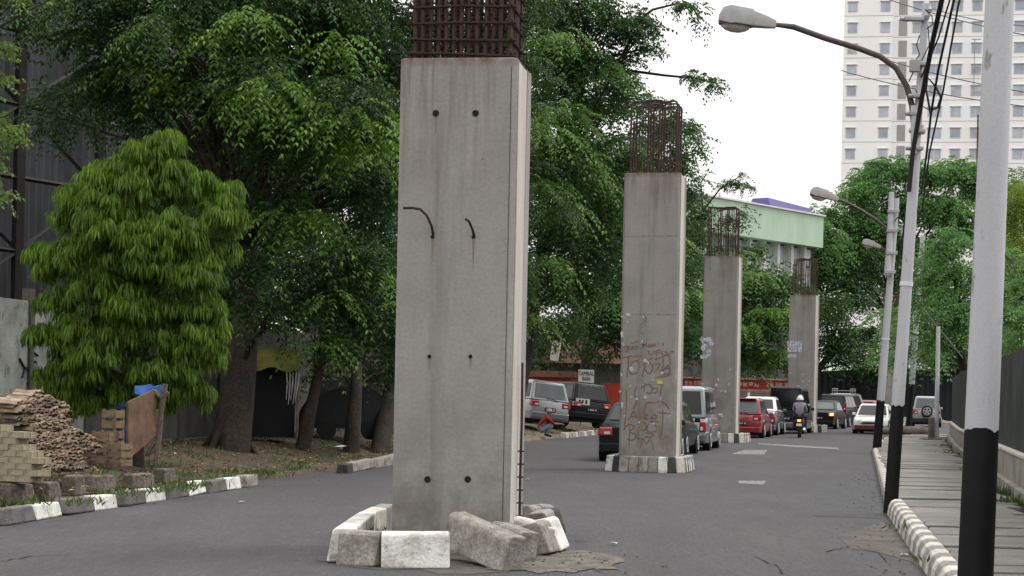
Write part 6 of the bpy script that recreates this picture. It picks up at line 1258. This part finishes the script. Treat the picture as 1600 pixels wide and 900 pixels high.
# drooping yellow-green tree
def drooping():
    base = G(215, 716, .36); Yd = base.y; t = thing('drooping_tree', 'bright yellow green tree with drooping strap leaves beside the tile heap', 'tree', base)
    lob = [(165, 275, .0, 34), (200, 255, -.1, 40), (262, 258, .0, 38), (120, 300, .2, 36), (300, 290, .1, 40), (345, 305, .2, 34), (230, 290, -.3, 44), (165, 320, -.3, 44), (280, 340, -.3, 46), (340, 350, .0, 36), (85, 395, .2, 38), (120, 410, -.2, 46), (190, 385, -.5, 50), (250, 400, -.5, 50), (310, 410, -.3, 44), (150, 460, -.3, 46), (215, 460, -.5, 48), (275, 465, -.4, 48), (320, 470, -.1, 36), (105, 470, .1, 38), (120, 525, -.1, 42), (180, 530, -.4, 46), (240, 530, -.4, 46), (290, 545, -.2, 40), (110, 575, .1, 36), (160, 580, -.2, 42), (225, 585, -.3, 42), (285, 590, 0, 32), (310, 520, .1, 34), (80, 400, .3, 24), (200, 330, -.3, 44), (250, 300, .3, 50), (192, 243, .0, 34), (258, 232, .1, 34), (228, 252, -.1, 40), (355, 295, .3, 26), (335, 380, .1, 36), (85, 430, .2, 28), (100, 350, .3, 28), (330, 440, 0, 36), (315, 560, .1, 36), (90, 600, .1, 34), (130, 620, 0, 34), (190, 622, -.1, 36), (250, 615, -.1, 34), (300, 610, 0, 30), (90, 520, 0, 36), (170, 430, -.5, 46), (230, 430, -.6, 46), (290, 430, -.4, 44), (200, 490, -.6, 46), (150, 550, -.4, 42), (260, 570, -.3, 42), (230, 360, -.6, 50), (170, 350, -.5, 46), (290, 380, -.4, 44), (300, 500, -.2, 40), (150, 380, .5, 60), (260, 440, .5, 60), (180, 500, .5, 60), (130, 330, .4, 50)]
    rg = np.random.default_rng(5); OO, DD, NN, LL, WW, TT = [], [], [], [], [], []
    jr = random.Random(9); lob = [(u + jr.uniform(-14, 14), v + jr.uniform(-16, 16), dy + jr.uniform(-.15, .15), rp * jr.uniform(.8, 1.15)) for u, v, dy, rp in lob]
    for (u, v, dy, rp) in lob:
        lt = rg.random() * .35; c = np.array(P(u, v, Yd + dy) - base); r = rp * Yd / F
        for _ in range(int(18 + rp * .5)):     # clumps inside the lobe: each a small umbrella of hanging leaves
            ct = lt + (rg.uniform(.45, .7) if rg.random() < .4 else rg.uniform(.03, .26)); q = rg.normal(size=3); q /= np.linalg.norm(q); q[2] = abs(q[2]) * .9 if rg.random() < .75 else q[2]; cc = c + q * r * np.array([1, 1.1, .75]) * rg.uniform(.5, 1.0); n = 44; a = rg.uniform(0, 2 * np.pi, n); rr_ = rg.uniform(.01, .12, n); out = np.stack([np.cos(a), np.sin(a), np.zeros(n)], 1)
            o = cc + out * rr_[:, None] + np.stack([np.zeros(n), np.zeros(n), -rr_ * .5 + rg.uniform(-.05, .03, n)], 1); d = unit(out * rg.uniform(.1, .55, n)[:, None] + [0, 0, -1] + rg.normal(size=(n, 3)) * .12); OO.append(o); DD.append(d); NN.append(unit(out + rg.normal(size=(n, 3)) * .4)); LL.append(rg.uniform(.13, .26, n)); WW.append(rg.uniform(.02, .034, n)); TT.append(np.clip(ct + rg.random(n) * .25, 0, 1))
    me = leaves_mesh('crown', *[np.concatenate(a) for a in (OO, DD, NN, LL, WW, TT)], fold=.2); me.materials.append(M['leafY']); o = bpy.data.objects.new('crown', me); COL.objects.link(o); o.parent = t
    mb = limb_mesh(Vector((0, 0, 0)), .10, [(P(u, v, Yd + dy) - base, rp * Yd / F) for u, v, dy, rp in lob[::2]], P(205, 480, Yd) - base); mb.build('trunk', M['bark'], t, smooth=60)
drooping()

# ------------------------------------------------------------------ ground cover
def blades(name, pts, n, h, wd, spread, material, label, cat='weeds', kind='stuff', flat=False):
    rg = np.random.default_rng(len(name) + n); OO = []; 
    for p, k in pts:
        OO.append(np.array(p) + rg.normal(size=(int(n * k), 3)) * np.array([spread, spread, 0]))
    O = np.concatenate(OO); O[:, 2] = [verge_h(x, y) if interp(LEFT, y) - x > .1 else (z) for x, y, z in O]; m_ = len(O)
    D = unit(rg.normal(size=(m_, 3)) * ([.6, .6, .15] if not flat else [1, 1, .15]) + ([0, 0, .9] if not flat else [0, 0, .05])); N = unit(rg.normal(size=(m_, 3)) + ([0, 0, .2] if not flat else [0, 0, 3.]))
    if flat: O[:, 2] += .02
    me = leaves_mesh(name, O, D, N, h * rg.uniform(.4, 1.3, m_), wd * rg.uniform(.6, 1.3, m_), rg.random(m_)); me.materials.append(material); o = bpy.data.objects.new(name, me); COL.objects.link(o); tag(o, label, cat, None, kind)
vp = lambda u, v, z=.15: G(u, v, z)
blades('weeds', [(vp(*q), k) for q, k in [((60, 745), 1), ((80, 760), 1.5), ((100, 738), 1), ((90, 700), .7), ((130, 745), .6), ((170, 760), 1), ((190, 775), 1), ((215, 745), 1), ((250, 735), 1.3), ((275, 738), 1), ((280, 765), 1.6), ((255, 770), 1.2), ((300, 762), 1.4), ((320, 750), 1), ((350, 735), 1.2), ((380, 740), 1.2), ((410, 735), 1), ((420, 745), .8), ((450, 735), .8), ((480, 735), .6), ((20, 780), 1.3), ((50, 790), 1), ((5, 760), 1), ((140, 790), .8), ((470, 720), .7), ((340, 655), .7), ((330, 640), .6), ((75, 720), 1)]], 42, .15, .026, .2, M['grass'], 'green weeds growing along the broken low wall and verge')
blades('verge_grass', [(Vector((interp(LEFT, y) - random.uniform(.4, 3.2), y, .3)), 1) for y in np.arange(20, 56, .4)], 22, .10, .02, .4, M['grass'], 'patchy low grass over the shaded verge')
blades('leaf_litter', [(Vector((interp(LEFT, y) - random.uniform(.3, 4.5), y, .3)), 1) for y in np.arange(20, 78, .3)], 34, .085, .05, .6, M['litter'], 'dry leaf litter and scraps scattered over the verge', 'leaf litter', flat=True)
blades('pavement_weeds', [(G(u, v, .12), k) for (u, v), k in (((1560, 775), 1.5), ((1585, 790), 1.5), ((1480, 700), 1), ((1487, 712), .8), ((1412, 830), .2), ((1462, 880), .2), ((1530, 740), .6))], 90, .16, .03, .14, M['grass'], 'tufts of weeds along the foot of the low wall')
blades('pillar_weeds', [(Vector((c1.x - .72, c1.y - .1, .02)), 1.2), (Vector((c1.x - .8, c1.y + .2, .02)), 1)], 110, .22, .03, .10, M['grass'], 'tuft of weeds sprouting between the near pillar and its blocks')
# grit, pebbles and paper scraps on the road
mb = MB(); rg = random.Random(4)
for k in range(260):
    y = rg.uniform(15, 40); side = rg.random(); x = interp(RIGHT, y) - abs(rg.gauss(0, .28)) - .05 if side < .45 else (rg.gauss(.4, .5) if side < .8 else interp(LEFT, y) + abs(rg.gauss(0, .3)))
    if side >= .45 and side < .8: y = rg.uniform(16.3, 18.8)
    s_ = rg.uniform(.008, .022); mb.box((x, y, s_ * .35 + .006), (s_ * rg.uniform(1, 1.8), s_, s_ * .7), rotz(rg.uniform(0, 3)), 0, .7)
o = mb.build('grit', M['rubble']); tag(o, 'grit and small stones swept against the kerbs and the near pillar', 'grit', None, 'stuff')
for k, (u, v, lb) in enumerate(((960, 851, 'white paper scrap lying flat on the right lane'), (378, 785, 'white paper cup lid on the road by the verge kerb'), (1412, 868, 'pale leaf on the road by the right kerb'), (824, 750, 'white scrap on the road behind the near pillar'), (532, 700, 'crumpled white bag on the shaded verge'))):
    p = G(u, v, .01 if k < 4 else .36); mb = MB(); n = 7; s_ = .05 if k < 4 else .13
    mb.add([(math.cos(a) * s_ * rg.uniform(.6, 1.4), math.sin(a) * s_ * rg.uniform(.6, 1.4), .008 + rg.uniform(0, s_ * .4)) for a in [2 * math.pi * i / n for i in range(n)]] + [(0, 0, s_ * .5)], [(i, (i + 1) % n, n) for i in range(n)] + [tuple(range(n - 1, -1, -1))]); o = mb.build('paper_scrap', M['rag']); o.location = p; tag(o, lb, 'litter', 'scraps of litter on the ground')
